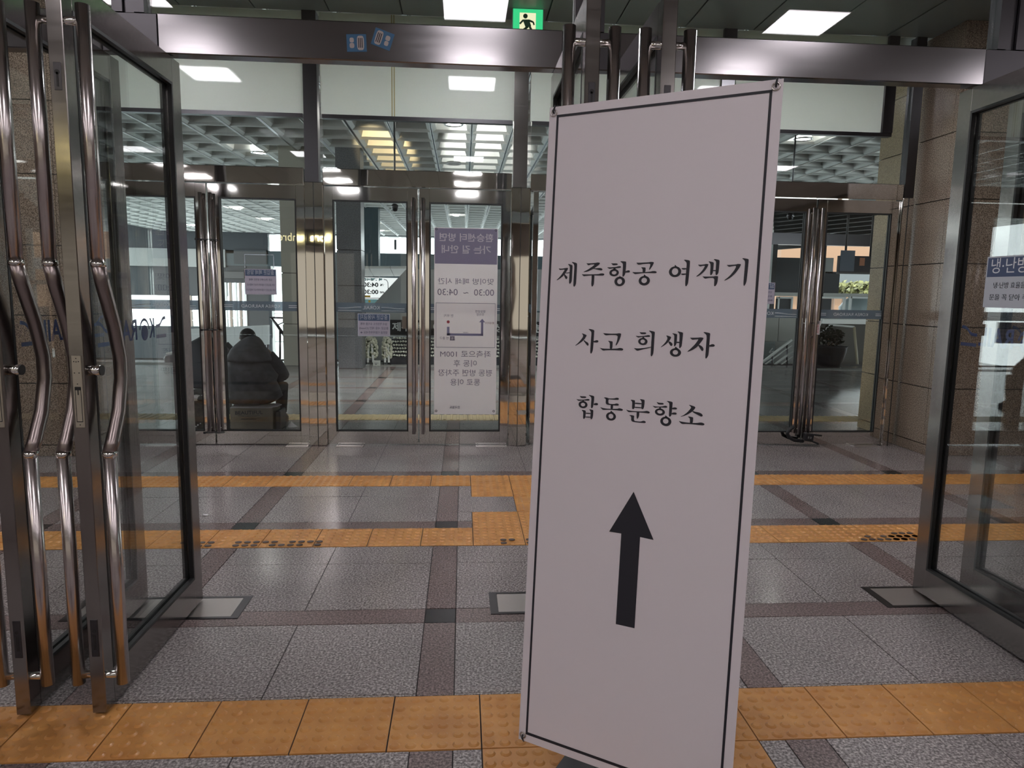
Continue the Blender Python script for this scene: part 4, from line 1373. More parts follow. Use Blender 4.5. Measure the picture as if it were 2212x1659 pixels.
# grey dirt on the front edge of the middle tactile strip
dm = MB()
for cx0, cx1, rows in ((-1.28, -.80, 2), (-1.62, -1.44, 2), (2.35, 2.85, 2), (2.5, 2.8, 3), (.22, .6, 2)):
    x = cx0
    k = int(round(cx0 / .05))
    while k * .05 < cx1:
        for rw in range(rows):
            if random.random() < .8:
                xx, yy = .07 + .025 + .05 * round((k * .05 - .07) / .05), 3.822 + .025 + .05 * rw
                dm.prism([(xx + .019 * math.cos(2 * PI * q / 10), yy + .016 * math.sin(2 * PI * q / 10), .0050) for q in range(10)], (0, 0, .0024))
        k += 1
tag(dm.build('worn_dark_studs', plain('worn_stud_grey', (.075, .055, .05), .5), floor), kind='stuff')

# ================================================================== COFFERED HALL CEILING
ZH, CPX, CPY = 3.88, 0.62, 0.69


def coffer_mb(w, h, d=.105, lip=.022, inset=.095):
    mb = MB()

    def ring(x, y, z):
        return [(-x, -y, z), (x, -y, z), (x, y, z), (-x, y, z)]
    V = [[mb.bm.verts.new(p) for p in ring(w / 2 - i, h / 2 - i, z)] for i, z in ((.006, 0), (.02, 0), (.072, .030), (.095, .125))]
    rim = [mb.bm.verts.new(p) for p in ring(w / 2 - .006, h / 2 - .006, .03)]
    for a, b in ((V[0], V[1]), (V[1], V[2]), (V[2], V[3]), (rim, V[0])):
        for k in range(4):
            mb.bm.faces.new((a[k], a[(k + 1) % 4], b[(k + 1) % 4], b[k]))
    mb.bm.faces.new(V[3])
    return mb


hall_ceiling = tag(bx('ceiling_1', (-14.5, 6.53, ZH + .2), (18, 34.5, ZH + .5), GASKET), 'coffered metal ceiling of the hall beyond the far doors', 'ceiling', kind='structure')
COF = mesh_of(coffer_mb(CPX, CPY), 'ceiling_coffer', COFFER)
cnt = 0
mbr = MB()
cell = coffer_mb(CPX, CPY)
cv = [v.co.copy() for v in cell.bm.verts]
cf = [[v.index for v in f.verts] for f in cell.bm.faces] if not cell.bm.verts.ensure_lookup_table() else None
cell.bm.verts.index_update()
cf = [[v.index for v in f.verts] for f in cell.bm.faces]
cell.bm.free()
for j in range(0, 40):
    y = 6.92 + CPY * j
    for i in range(-20, 27):
        x = -0.807 + CPX * i
        if y > 18 and x > 9.07 + (y - 20.17) * .44:
            continue
        vis = 9.6 < y < 16.5 and -.62 * y - .2 < x < .76 * y - .2
        if vis and cnt < 290:
            link('ceiling_coffer', COF, None, hall_ceiling, (x, y, ZH))
            cnt += 1
        else:
            vs = [mbr.bm.verts.new(c + Vector((x, y, ZH))) for c in cv]
            for f in cf:
                mbr.bm.faces.new([vs[q] for q in f])
tag(mbr.build('distant_coffers', COFFER, hall_ceiling), kind='stuff')
for i in range(-20, 28):
    x = -0.807 + CPX * (i - .5)
    ye = 34 if x < 9 else min(34, 20.17 + (x - 9.07) / .44)
    if x > 15: continue
    mbx = MB().box((x - .017, 6.6, ZH - .012), (x - .006, ye, ZH + .004)).box((x + .006, 6.6, ZH - .012), (x + .017, ye, ZH + .004))
    mbx.build('ceiling_rail', RAILM, hall_ceiling)
for k, (px, py) in enumerate(((418, 488), (513, 452), (575, 475), (777, 460), (803, 482), (824, 499), (985, 466), (980, 268), (508, 505), (1735, 300), (560, 330))):
    p = atz(px, py, ZH - .02)
    r = .13 if k != 8 else .1
    t = empty('downlight', p, 0, ['downlight in the hall ceiling nearest the far left', 'downlight seen in the second far door pane from the left, higher', 'downlight seen in the second far door pane from the left, lower', 'downlight above the dark stone column, nearest of three', 'downlight right of the dark stone column, middle of three', 'downlight right of the dark stone column, farthest of three', 'downlight above the large mirrored notice', 'big bright downlight in the coffers above the large notice', 'small faint downlight behind the left far door', 'downlight in the dark coffers right of the banner', 'downlight in the dark coffers at the upper left'][k], 'downlight', 'downlights in the hall ceiling')
    MB().torus((0, 0, .0), r, .018, (0, 0, 1), 18, 6).build('trim_ring', RAILM, t)
    MB().prism([(r * .93 * math.cos(2 * PI * q / 18), r * .93 * math.sin(2 * PI * q / 18), 0) for q in range(18)], (0, 0, .22)).build('glowing_disc', DOWN_M, t)
    if k in (3, 6, 7):
        ld = bpy.data.lights.new('downlight_beam', 'SPOT')
        ld.energy, ld.color, ld.spot_size, ld.spot_blend, ld.shadow_soft_size = (260, 260, 700)[(3, 6, 7).index(k)], (1, .98, .95), math.radians(95), .7, .12
        lo = bpy.data.objects.new('downlight_beam', ld)
        COL.objects.link(lo)
        lo.location = p - Vector((0, 0, .03))
# dark unlit ring
p = atz(980, 353, ZH - .01)
t = MB().torus(p, .13, .02, (0, 0, 1), 18, 6).prism([p + Vector((.12 * math.cos(2 * PI * q / 18), .12 * math.sin(2 * PI * q / 18), .004)) for q in range(18)], (0, 0, .01)).build('speaker_grille', plain('grey_disc', (.3, .3, .3), .4))
tag(t, 'round unlit fitting in the coffers above the large notice', 'ceiling fitting')

# dark baffle ceiling on the right
baf = tag(bx('ceiling_2', (9.2, 18.2, 4.1), (18, 34, 4.16), GASKET), 'dark baffle ceiling of the right part of the hall', 'ceiling', kind='structure')
BAFM = plain('dark_baffle', (.018, .018, .0175), .8, spec=.05)
for k in range(12):
    a, b = atz(1676, 446 + 8.5 * k, 3.75), atz(1915, 417 + 9.5 * k, 3.75)
    if (a - b).length < .2: continue
    d = (b - a).normalized()
    q = Vector((-d.y, d.x, 0)) * .11
    MB().prism([a - q, b - q, b + q, a + q], (0, 0, .30)).build('baffle', BAFM, baf)


# ---- hanging cameras
def dome_cam(px, py, Y, ztop, label):
    p = at(px, py, Y)
    t = empty('dome_camera', p, 0, label, 'camera')
    t.scale = (.5, .5, 1)
    MB().tube([(0, 0, .06), (0, 0, ztop + .21 - p.z)], .022, 8).build('drop_pole', DARKST, t)
    MB().loft([(0, 0, .05, .05, .05), (0, 0, .03, .085, .085), (0, 0, 0, .09, .09)], 16).build('camera_housing', DARKST, t)
    MB().ball((0, 0, -.005), .078, 14, (1, 1, .52)).build('dome', BLACK, t)


dome_cam(853, 449, 9.0, ZH, 'dark dome camera hanging from the hall ceiling left of the large notice')
dome_cam(1707, 468, 9.0, ZH, 'dark dome camera hanging from the hall ceiling right of the banner')

# ================================================================== HALL WALLS AND FACADE
TEAL = plain('dark_teal_wall', (.035, .055, .064), .4, spec=.35)
GREYW = plain('grey_wall', (.26, .27, .265), .5)
DKG = plain('dark_grey_wall', (.030, .036, .042), .5, spec=.3)
tag(bx('wall_6', (-14.6, 6.53, 0), (-14.3, 14.4, ZH + .3), GREYW), 'grey side wall of the hall far to the left', 'wall', kind='structure')
tag(bx('wall_12', (17.6, 6.53, 0), (17.9, 20.5, ZH + .3), DKG), 'dark side wall of the hall far to the right', 'wall', kind='structure')  # unseen wall, added to darken the right part of the hall
tag(bx('ground', (-40, 14.4, -4.3), (60, 120, -4.0), plain('pale_pavement', (.42, .44, .44), .8)), 'pale paved ground outside, lower than the hall', 'ground', kind='structure')
tag(bx('floor_1', (-14, 14.45, -4.0), (18, 14.55, -.02), DKG), 'edge of the hall floor above the stairs', 'floor', kind='structure')


def slab(name, px0, py0, px1, py1, Y, mat, th=.15, parent=None, label=None, cat=None, kind=None, ext=None):
    pm, qm = (px0 + px1) / 2, (py0 + py1) / 2
    a, b = at(px0, qm, Y), at(px1, qm, Y)
    z1, z0 = at(pm, min(py0, py1), Y).z, at(pm, max(py0, py1), Y).z
    if ext: z0, z1 = (ext[0] if ext[0] is not None else z0), (ext[1] if ext[1] is not None else z1)
    o = bx(name, (a.x, Y, z0), (b.x, Y + th, z1), mat, parent)
    return tag(o, label, cat, None, kind)


FY2 = 33.0
fac = slab('wall_7', 200, 545, 1260, 578, FY2, TEAL, .3, None, 'dark teal fascia across the far end of the hall', 'wall', 'structure')
slab('upper_panel', 200, 470, 578, 545, FY2, DKG, .3, fac, ext=(None, 4.2))
slab('grey_panel', 200, 536, 486, 575, FY2 - .1, GREYW, .1, fac)
slab('grey_panel', 505, 540, 575, 570, FY2 - .1, DKG, .1, fac)
slab('dark_panel', 200, 564, 487, 638, FY2 + .04, DKG, .3, fac)
slab('dark_panel', 487, 564, 533, 611, FY2 + .04, DKG, .3, fac)
slab('dark_panel', 533, 564, 588, 730, FY2 + .04, DKG, .3, fac)
slab('dark_panel', 626, 564, 782, 800, FY2 + .04, TEAL, .3, fac)
slab('dark_panel', 782, 564, 1260, 800, FY2 + .04, TEAL, .3, fac)
slab('dark_panel', 200, 705, 588, 800, FY2, DKG, .3, fac)
slab('dark_panel', 1258, 560, 1420, 800, FY2 + .04, TEAL, .3, fac)
slab('dark_panel', 1420, 610, 1640, 800, FY2 + .04, DKG, .3, fac)
slab('top_panel', 577, 440, 1260, 512, FY2, DKG, .3, fac, ext=(None, 4.2))
for k, px in enumerate((617, 700, 783, 812, 928, 1085, 1145)):
    slab('window_post', px - 3 if k != 2 else px + 4, 505, px + 3 if k != 2 else px + 34, 550, FY2 - .1, TEAL, .2, fac)
SHADE = glass('shaded_glass', (.62, .65, .65), .05)
# shop front windows: frames and mullions in front of the daylight
for nm, rc in (('window_50', (393, 638, 487, 706)), ('window_51', (487, 610, 533, 706)), ('window_52', (588, 575, 626, 778)), ('window_53', (577, 512, 1190, 546))):
    a, b = at(rc[0], rc[1], FY2 + .05), at(rc[2], rc[3], FY2 + .05)
    o = tag(bx(nm, (a.x, FY2 + .05, b.z), (b.x, FY2 + .07, a.z), SHADE if nm in ('window_50', 'window_51') else GLASS_DK), {'window_50': 'bright shop window behind the left far door', 'window_51': 'bright barred shop window above the white barrier', 'window_52': 'tall narrow bright window beside the stair rail', 'window_53': 'long bright clerestory strip under the hall ceiling'}[nm], 'window', kind='structure')
    n = {'window_50': 5, 'window_51': 4, 'window_52': 1, 'window_53': 9}[nm]
    for q in range(n + 1):
        x = a.x + (b.x - a.x) * q / n
        bx('window_bar', (x - .05, FY2 - .02, b.z), (x + .05, FY2 + .1, a.z), [WHITE, plain('tan_bar', (.30, .23, .19), .5)][q % 2] if nm != 'window_53' else DKG, o)
    if nm != 'window_53':
        for z in ((a.z + b.z) / 2, b.z + .2 * (a.z - b.z)):
            bx('window_bar', (a.x, FY2 - .01, z - .025), (b.x, FY2 + .08, z + .025), WHITE, o)
slab('shop_fascia', 484, 587, 527, 601, FY2 - .26, plain('black_fascia', (.02, .022, .024), .4), .26, fac)
# dim sign lettering left out: too small to read

# white panelled stair barrier on the left
bar = empty('stair_barrier', at(400, 763, 14.2) * 1, 0, 'white panelled barrier at the top of the stairs on the left', 'barrier')
xs_ = [392, 418, 446, 470, 490, 506, 521, 536, 551, 566, 580]
for k, (pa, pb) in enumerate(zip(xs_, xs_[1:])):
    def edge(p, top):
        u = (p - 392) / (580 - 392)
        Y = 14.9 + 2.2 * u
        return at(p, (711 - 9 * u) if top else (764 - 20 * u), Y)
    a, b, c, d = edge(pa + .6, 0), edge(pb - .6, 0), edge(pb - .6, 1), edge(pa + .6, 1)
    mb = MB().prism([a, b, c, d], (0.02, .05, 0))
    mb.bm.transform(Matrix.Translation(-Vector(bar.location)))
    mb.build('barrier_panel', plain('barrier_white', (.72, .75, .75), .4) if k == 0 else bpy.data.materials['barrier_white'], bar)
mb = MB()
for p in (396, 440, 490, 534, 578):
    u = (p - 392) / (580 - 392)
    q = at(p, 755 - 15 * u, 15.0 + 2.2 * u)
    mb.tube([(q.x, q.y, -.6), (q.x, q.y, q.z + .3)], .03, 8)
mb.bm.transform(Matrix.Translation(-Vector(bar.location)))
mb.build('barrier_post', DARKST, bar)

# low table with black bags behind the left far door
tp = at(420, 776, 14.25)
tb = empty('low_table', (tp.x, 14.2, 0), 0, 'low table with a pale top behind the left far door', 'table')
bx('tabletop', (-.42, -.25, .12), (.42, .25, .15), WHITE, tb)
for sx in (-.38, .38):
    for sy in (-.2, .2):
        bx('leg', (sx - .02, sy - .02, 0), (sx + .02, sy + .02, .12), DARKST, tb)
for n, dx in enumerate((-.30, .34)):
    b = MB().loft([(0, 0, 0, .10, .09), (0, 0, .05, .13, .11), (0, 0, .10, .10, .08), (0, 0, .115, .03, .03)], 12).build('dark_bundle', BLACK)
    b.location = (tp.x + dx, 13.85, 0.0)
    tag(b, 'small dark bundle on the floor under the pale low table, ' + ('left' if n == 0 else 'right') + ' of two', 'bundle', 'dark bundles by the low table')

# steel stair railing on the left
RY = 14.25
rl = empty('stair_railing', at(605, 778, RY), 0, 'dark steel stair railing sloping down beside the tall bright window', 'railing')
R_ = lambda x, y: at(x, y, RY) - Vector(rl.location)
mb = MB()
mb.tube([R_(583, 686), R_(620, 687)], .018, 8)
mb.tube([R_(586, 687), R_(600, 703), R_(655, 783)], .022, 8).tube([R_(588, 690), R_(656, 788)], .014, 6)
mb.build('sloping_rail', DARKST, rl)
MB().tube([R_(620, 687) + Vector((0, .6, 0)), R_(655, 744) + Vector((0, .6, 0))], .018, 8).build('sloping_rail', DARKST, rl)
for x, yt in ((605, 710), (625, 738)):
    MB().tube([R_(x, yt), R_(x, 780)], .022, 8).build('railing_post', DARKST, rl)
mb = MB()
for x, y, x2, y2 in ((600, 702, 620, 688), (622, 734, 640, 718), (642, 762, 654, 752)):
    mb.tube([R_(x, y), R_(x2, y2) + Vector((0, .6, 0))], .010, 6)
mb.build('cross_bar', DARKST, rl)

# columns
def column(name, px0, px1, py0, py1, Y, mat, label, joints, th=None):
    a, b = at(px0, py1, Y), at(px1, py0, Y)
    o = tag(bx(name, (a.x + .015, Y + .015, 0), (b.x - .015, Y + (th or (b.x - a.x)) - .015, ZH + .2), GROUT), label, 'column', kind='structure')
    zs = [0] + sorted(at((px0 + px1) / 2, j, Y).z for j in joints) + [ZH + .2]
    for z0, z1 in zip(zs, zs[1:]):
        bx('stone_panel', (a.x, Y, z0 + .006), (b.x, Y + (th or (b.x - a.x)), z1 - .006), mat, o)
    return o


column('pillar_1', 731, 779, 455, 772, 12.8, G_COL, 'dark grey stone column left of the white opening-hours sign', (690, 617, 540))
column('pillar_2', 613, 662, 430, 780, 13.2, plain('beige_column_stone', (.42, .40, .34), .35), 'pale column behind the far doors, right of the stair railing', (700, 590))
column('pillar_3', 786, 817, 490, 772, 22.0, TEAL, 'dark slim column farther back right of the grey stone column', (600,))

# opening-hours light box, soffit, grey stair flank
SGN = empty('opening_hours_sign', at(828, 640, 16.0), 0, 'white backlit sign with mirrored opening times left of the large notice', 'sign')
o0 = Vector(SGN.location)
a, b = at(776, 599, 16.0) - o0, at(884, 668, 16.0) - o0
bx('sign_box', (a.x, .004, b.z), (b.x, .15, a.z), emis('sign_glow', (.95, 1.0, .99), .62), SGN)
def sgn_txt(t, px, py, size, w, mat):
    p = at(px, py, 16.0) - o0
    text_on('sign_lettering', t, size, mat, frame_mat((p.x, -.001, p.z), (-1, 0, 0), (0, 0, 1)), SGN, width=w, bold=.004)
sgn_txt('04:30', 801, 615.5, .13, .335, INK)
sgn_txt('00:30', 801, 631, .13, .335, INK)
sgn_txt('역 개방시간', 805, 604, .06, .43, plain('sign_teal', (.02, .22, .24), .5))
sgn_txt('개방', 825, 616, .045, .10, INK)
sgn_txt('폐쇄', 825, 632, .045, .10, INK)
mb = MB()
pts = [at(px, py, 15.998) - o0 for px, py in ((772, 603.5), (779, 603.5))]
cr = [at(px, py, 16.0) - o0 for px, py in ((829, 603.5), (835, 605), (838, 610), (838.5, 628), (838, 640), (834, 644), (776, 644.5))]
mb.tube([(q.x, -.004, q.z) for q in cr], .007, 4)
mb.build('rounded_frame', INK, SGN)
a, b = at(782, 638, 16.0) - o0, at(800, 642.5, 16.0) - o0
YB = plain('sign_yellow', (.75, .45, .04), .5)
bx('yellow_strip', (a.x, -.003, b.z), (b.x, .003, a.z), YB, SGN)
a, b = at(779, 646, 16.0) - o0, at(820, 655, 16.0) - o0
bx('cyan_strip', (a.x, -.003, b.z), (b.x, .003, a.z), plain('sign_cyan', (.35, .70, .74), .5), SGN)
p = at(798, 651, 15.99) - o0
MB().prism([(p.x + .028 * math.cos(2 * PI * q / 14), -.005, p.z + .028 * math.sin(2 * PI * q / 14)) for q in range(14)], (0, .003, 0)).build('yellow_dot', YB, SGN)
sof = empty('soffit', at(828, 590, 15.6), 0, 'white panelled soffit above the opening-hours sign', 'soffit', None, 'structure')
o1 = Vector(sof.location)
SOFM = plain('soffit_white', (.80, .82, .80), .5)
for a0, a1, b0, b1 in ((776, 797, 776, 807), (798, 843, 808, 851), (844, 893, 852, 893)):
    pts = [at(a0, 580, 15.0), at(a1, 580, 15.0), at(b1, 597, 16.0), at(b0, 597, 16.0)]
    MB().prism([q - o1 for q in pts], (0, 0, .05)).build('soffit_panel', SOFM, sof)
fl_ = tag(MB().prism([at(877, 582, 14.8), at(810, 654, 14.8), at(810, 672, 14.8), at(1190, 672, 14.8), at(1190, 582, 14.8)], (0, .12, 0)).build('stair_flank', plain('flank_grey', (.34, .36, .365), .5)), 'grey sloping flank wall of a stair beside the opening-hours sign', 'wall', kind='structure')

# ================================================================== MEMORIAL ALTAR
AY = 14.1
tag(bx('wall_8', (at(790, 700, 14.3).x, 14.3, 0), (at(1300, 700, 14.3).x, 14.42, at(842, 671, 14.3).z), plain('altar_wall', (.40, .41, .40), .6)), 'pale grey low wall behind the flower altar', 'wall', kind='structure')
a, b = at(842, 723, AY + .1), at(1300, 697, AY + .1)
sb = tag(bx('memorial_sign', (a.x, AY + .1, a.z), (b.x, AY + .201, b.z), plain('altar_black', (.012, .013, .016), .5)), 'black board with white Korean lettering above the flower altar', 'sign')
WI = plain('altar_white', (.72, .74, .72), .5)
t = '제주항공 여객기 사고 희생자 합동분향소'
xa, xb = at(846, 710, AY).x, at(1216, 710, AY).x
text_on('board_lettering', t, .19, WI, frame_mat(((xa + xb) / 2, AY + .098, (a.z + b.z) / 2), (1, 0, 0), (0, 0, 1)), sb, width=xb - xa, bold=.004)
alt = empty('flower_altar', (at(1000, 780, AY).x, AY - .2, 0), 0, 'dark stepped altar table carrying rows of white chrysanthemums', 'altar')
ax0, ax1 = at(846, 780, AY).x - alt.location.x, at(1260, 780, AY).x - alt.location.x
DA = plain('altar_cloth', (.012, .016, .022), .7)
for k in range(6):
    zz = .14 + .062 * k
    bx('altar_step', (ax0, -.30 + .07 * k, 0), (ax1, .28, zz), DA, alt)
fm = MB()
for q in range(8):
    t_ = 2 * PI * q / 8
    fm.ball((.013 * math.cos(t_), .013 * math.sin(t_), 0), .013, 5)
fm.ball((0, 0, .008), .017, 6)
FLM = mesh_of(fm, 'white_chrysanthemum', plain('petal_white', (.78, .80, .70), .6))
xw = alt.location.x
cols = [q for q in range(0, 120)]
for row in range(6):
    for c_ in cols:
        px = 848.5 + 5.6 * c_ + (2.8 if row % 2 else 0)
        if not (px < 887 or 924 < px < 940 or 1072 < px < 1090 or 1135 < px < 1200):
            continue
        x = at(px, 750, AY - .2).x
        o = link('white_chrysanthemum', FLM, None, None, (x + random.uniform(-.001, .001), AY - .2 - .30 + .07 * row + .03, .14 + .062 * row + .03 + random.uniform(-.004, .004)))
        o.rotation_euler = (random.uniform(0.2, .9), random.uniform(-.3, .3), random.uniform(0, 6))
        tag(o, 'white chrysanthemum in the rows on the dark flower altar', 'flower', 'white chrysanthemums on the altar')


def wreath(px, py_top, py_bot, wpx, Y, label):
    p = at(px, py_bot, Y)
    top = at(px, py_top, Y).z
    wd = (at(px + wpx / 2, 750, Y).x - at(px - wpx / 2, 750, Y).x)
    t = empty('funeral_wreath', (p.x, Y, 0), 0, label, 'wreath', 'white funeral wreaths')
    bm_ = MB()
    h = top
    for k in range(130):
        u = random.random()
        z = h * (.25 + .72 * u)
        rad = wd / 2 * math.sin(PI * min(1, .18 + .72 * (1 - u) if u > .4 else .3 + .9 * u))
        a_ = random.uniform(0, 2 * PI)
        bm_.ball((rad * math.cos(a_), .5 * rad * math.sin(a_), z), random.uniform(.022, .034), 5)
    tag(bm_.build('blossoms', plain('wreath_cream', (.62, .62, .50), .7) if 'wreath_cream' not in bpy.data.materials else bpy.data.materials['wreath_cream'], t), kind='stuff')
    MB().loft([(0, 0, h * .22, wd * .16, wd * .1), (0, 0, h * .5, wd * .42, wd * .2), (0, 0, h * .8, wd * .34, wd * .17), (0, 0, h * .95, wd * .1, wd * .06)], 12).build('leaf_core', plain('wreath_green', (.10, .14, .08), .7), t)
    for s in (-1, 1):
        MB().prism([(s * wd * .12 - .02, -wd * .26, h * .75), (s * wd * .12 + .02, -wd * .26, h * .75), (s * wd * .22 + .025, -wd * .30, .05), (s * wd * .22 - .015, -wd * .30, .05)], (0, .004, 0)).build('ribbon', WI, t)
    for s in (-1, 1):
        MB().tube([(0, .06, h * .6), (s * wd * .4, -.05, 0)], .012, 6).build('easel_leg', DARKST, t)
    MB().tube([(0, .06, h * .6), (0, .22, 0)], .012, 6).build('easel_leg', DARKST, t)


wreath(801, 727, 780, 27, 13.5, 'white flower wreath with ribbons below the small notice, left of two')
wreath(836, 727, 780, 19, 13.5, 'white flower wreath with ribbons next to the flower altar, right of two')
p = at(815, 777, 13.3)
o = tag(bx('condolence_box', (p.x - .075, 13.25, 0), (p.x + .055, 13.34, .10), plain('box_grey', (.52, .54, .50), .6)), 'small pale box at the foot of the flower wreaths', 'box')
MB().box((-.05 + p.x, 13.248, .055), (.03 + p.x, 13.25, .061)).box((-.04 + p.x, 13.248, .03), (.0 + p.x, 13.25, .04)).build('box_print', INK, o)

# ================================================================== PERSON SEATED ON A CARTON, BAG
def skin_body(name, pts, edges, rad, mat, parent=None, root=0, sub=2):
    me = bpy.data.meshes.new(name)
    me.from_pydata(pts, edges, [])
    o = bpy.data.objects.new(name, me)
    COL.objects.link(o)
    sk = o.modifiers.new('skin', 'SKIN')
    for i, v in enumerate(me.skin_vertices[0].data):
        v.radius = (rad[i] if isinstance(rad[i], tuple) else (rad[i], rad[i]))
        v.use_root = i == root
    sk.use_smooth_shade = True
    ss = o.modifiers.new('sub', 'SUBSURF')
    ss.levels = ss.render_levels = sub
    bpy.context.view_layer.update()
    dg = bpy.context.evaluated_depsgraph_get()
    m2 = bpy.data.meshes.new_from_object(o.evaluated_get(dg))
    bpy.data.objects.remove(o)
    m2.name = name
    return link(name, m2, mat, parent)


SKIN = plain('skin', (.42, .27, .20), .55)
COAT = plain('charcoal_padded_coat', (.050, .055, .066), .75, noise=.25, nscale=14)
COAT2 = plain('dark_blue_coat', (.030, .036, .048), .75)
TROU = plain('black_trousers', (.022, .024, .028), .8)
HAIR = plain('black_hair', (.012, .011, .011), .6)
HAIR2 = plain('brown_hair', (.09, .045, .03), .6)


def seated(x, y, hz, seat, k, label, coat_m, hair_m, hood=True):
    """person seen from behind, hunched forward (towards +y); hz head top, seat height"""
    sh = hz - .19
    hx = -.078 if hood else 0.0
    P = [(0, 0, seat + .145), (0, -.01, seat + .25), (0, .03, sh - .06), (hx * .5, .11, sh + .02), (hx, .175, hz - .10), (hx, .205, hz - .04),
         (-.15, .04, sh - .07), (-.25, .14, sh - .27), (-.12, .36, sh - .33), (-.05, .43, sh - .33),
         (.15, .04, sh - .07), (.25, .14, sh - .27), (.12, .36, sh - .33), (.05, .43, sh - .33),
         (-.11, .04, seat + .11), (-.17, .40, seat + .13), (-.16, .42, .08), (-.16, .54, .045),
         (.11, .04, seat + .11), (.21, .36, seat + .13), (.21, .33, .08), (.22, .45, .045)]
    E = [(0, 1), (1, 2), (2, 3), (3, 4), (4, 5), (2, 6), (6, 7), (7, 8), (8, 9), (2, 10), (10, 11), (11, 12), (12, 13), (0, 14), (14, 15), (15, 16), (16, 17), (0, 18), (18, 19), (19, 20), (20, 21)]
    Rr = [.13, .13, .11, .055, .072, .05, .065, .048, .034, .028, .065, .048, .034, .028, .085, .062, .04, .035, .085, .062, .04, .035]
    body = skin_body('person', P, E, Rr, SKIN)
    body.location = (x, y, 0)
    tag(body, label, 'person')
    f = MB()
    for s in (-1, 1):
        f.ball((hx + s * .078, .185, hz - .095), .016, 6, (.5, 1, 1.3))
    f.ball((hx, .275, hz - .125), .014, 6, (1, 1, 1.2))
    f.build('ears_and_nose', SKIN, body)
    h = MB().ball((hx, .185, hz - .080), .088, 14, (.92, 1.02, .95))
    h.build('hair', hair_m, body)
    c = MB()
    if hood:
        secs = [(0, 0, seat + .012, .20, .15), (0, 0, seat + .03, .245, .19), (.035, 0, .33, .268, .215), (.018, 0, .42, .258, .21), (.014, -.005, .485, .242, .20), (.012, -.01, .545, .252, .205), (-.01, -.01, .62, .236, .19), (-.02, 0, .665, .222, .17), (-.01, .02, .72, .17, .14), (0, .04, .80, .10, .10)]
    else:
        secs = [(0, 0, seat + .01, .235, .17), (0, 0, seat + .04, .275, .20), (.015, 0, seat + .12, .29, .21), (.02, -.01, seat + .24, .28, .205), (.012, -.01, seat + .36, .262, .19), (.005, 0, sh - .12, .245, .17), (0, .02, sh - .03, .19, .14), (0, .05, sh + .03, .10, .09), (0, .08, sh + .07, .062, .065)]
    c.loft(secs, 30)
    for v in c.bm.verts:          # padded creases
        q = math.sin(v.co.z * 58 + 1.6 * math.sin(v.co.x * 9)) * .0065
        a_ = math.atan2(v.co.y, v.co.x)
        v.co.x += q * math.cos(a_)
        v.co.y += q * math.sin(a_)
    c.build('padded_coat', coat_m, body)
    if hood:
        hd = MB().loft([(0, 0, .690, .185, .15), (-.002, -.03, .694, .218, .175), (-.002, -.035, .715, .222, .18), (.0, -.03, .765, .205, .165), (-.004, -.02, .81, .182, .15), (-.004, 0, .852, .146, .13), (.004, .02, .895, .108, .11), (.012, .035, .925, .068, .085), (.014, .05, .942, .03, .05)], 30)
        hd.build('hood_cape', coat_m, body)
    for s in (-1, 1):
        n = 6 if s < 0 else 10
        MB().tube([(s * .15, .04, sh - .09), (s * .235, .08, sh - .20), (s * .265, .16, sh - .29), (s * .19, .30, sh - .34), (s * .11, .37, sh - .335)], [.085, .085, .078, .062, .05], 12).build('sleeve', coat_m, body)
        MB().tube([P[n + 2], P[n + 3]], [.036, .03], 8)
        q = 14 if s < 0 else 18
        MB().tube([P[q], Vector(P[q]).lerp(Vector(P[q + 1]), .6), P[q + 1], Vector(P[q + 1]).lerp(Vector(P[q + 2]), .5), (P[q + 2][0], P[q + 2][1], .10)], [.10, .088, .076, .062, .054], 12).build('trouser_leg', TROU, body)
        e = Vector(P[q + 2])
        MB().loft([(e.x, e.y + .06, 0, .05, .13), (e.x, e.y + .06, .035, .05, .13), (e.x, e.y + .02, .07, .045, .08), (e.x, e.y, .10, .04, .05)], 14).build('shoe', BLACK, body)
        hand = Vector(P[9 if s < 0 else 13])
        fg = MB()
        for t_ in range(4):
            a0 = hand + Vector((s * .010 * (t_ - 1.5), .01, -.005))
            ln_ = (.055, .065, .06, .048)[t_]
            fg.tube([a0, a0 + Vector((0, ln_ * .6, -.008)), a0 + Vector((0, ln_ * .85, -.03))], [.0085, .008, .006], 6)
        fg.tube([hand + Vector((-s * .018, -.02, 0)), hand + Vector((-s * .04, .015, -.006)), hand + Vector((-s * .036, .035, -.014))], [.0095, .009, .007], 6)
        fg.build('fingers', SKIN, body)
    return body


per = seated(-2.155, 7.28, 1.01, .245, 1, 'person in a charcoal hooded padded coat hunched on a carton, seen from behind', COAT, HAIR)
pe2 = seated(-2.95, 8.35, 1.02, .26, 1, 'person in a dark coat with brownish hair sitting behind the seated one', COAT2, HAIR2, hood=False)
ST = tag(bx('low_stool', (-3.15, 8.15, 0), (-2.75, 8.5, .235), plain('stool_dark', (.04, .04, .04), .6), None, .01), 'dark low seat under the second seated person', 'stool')

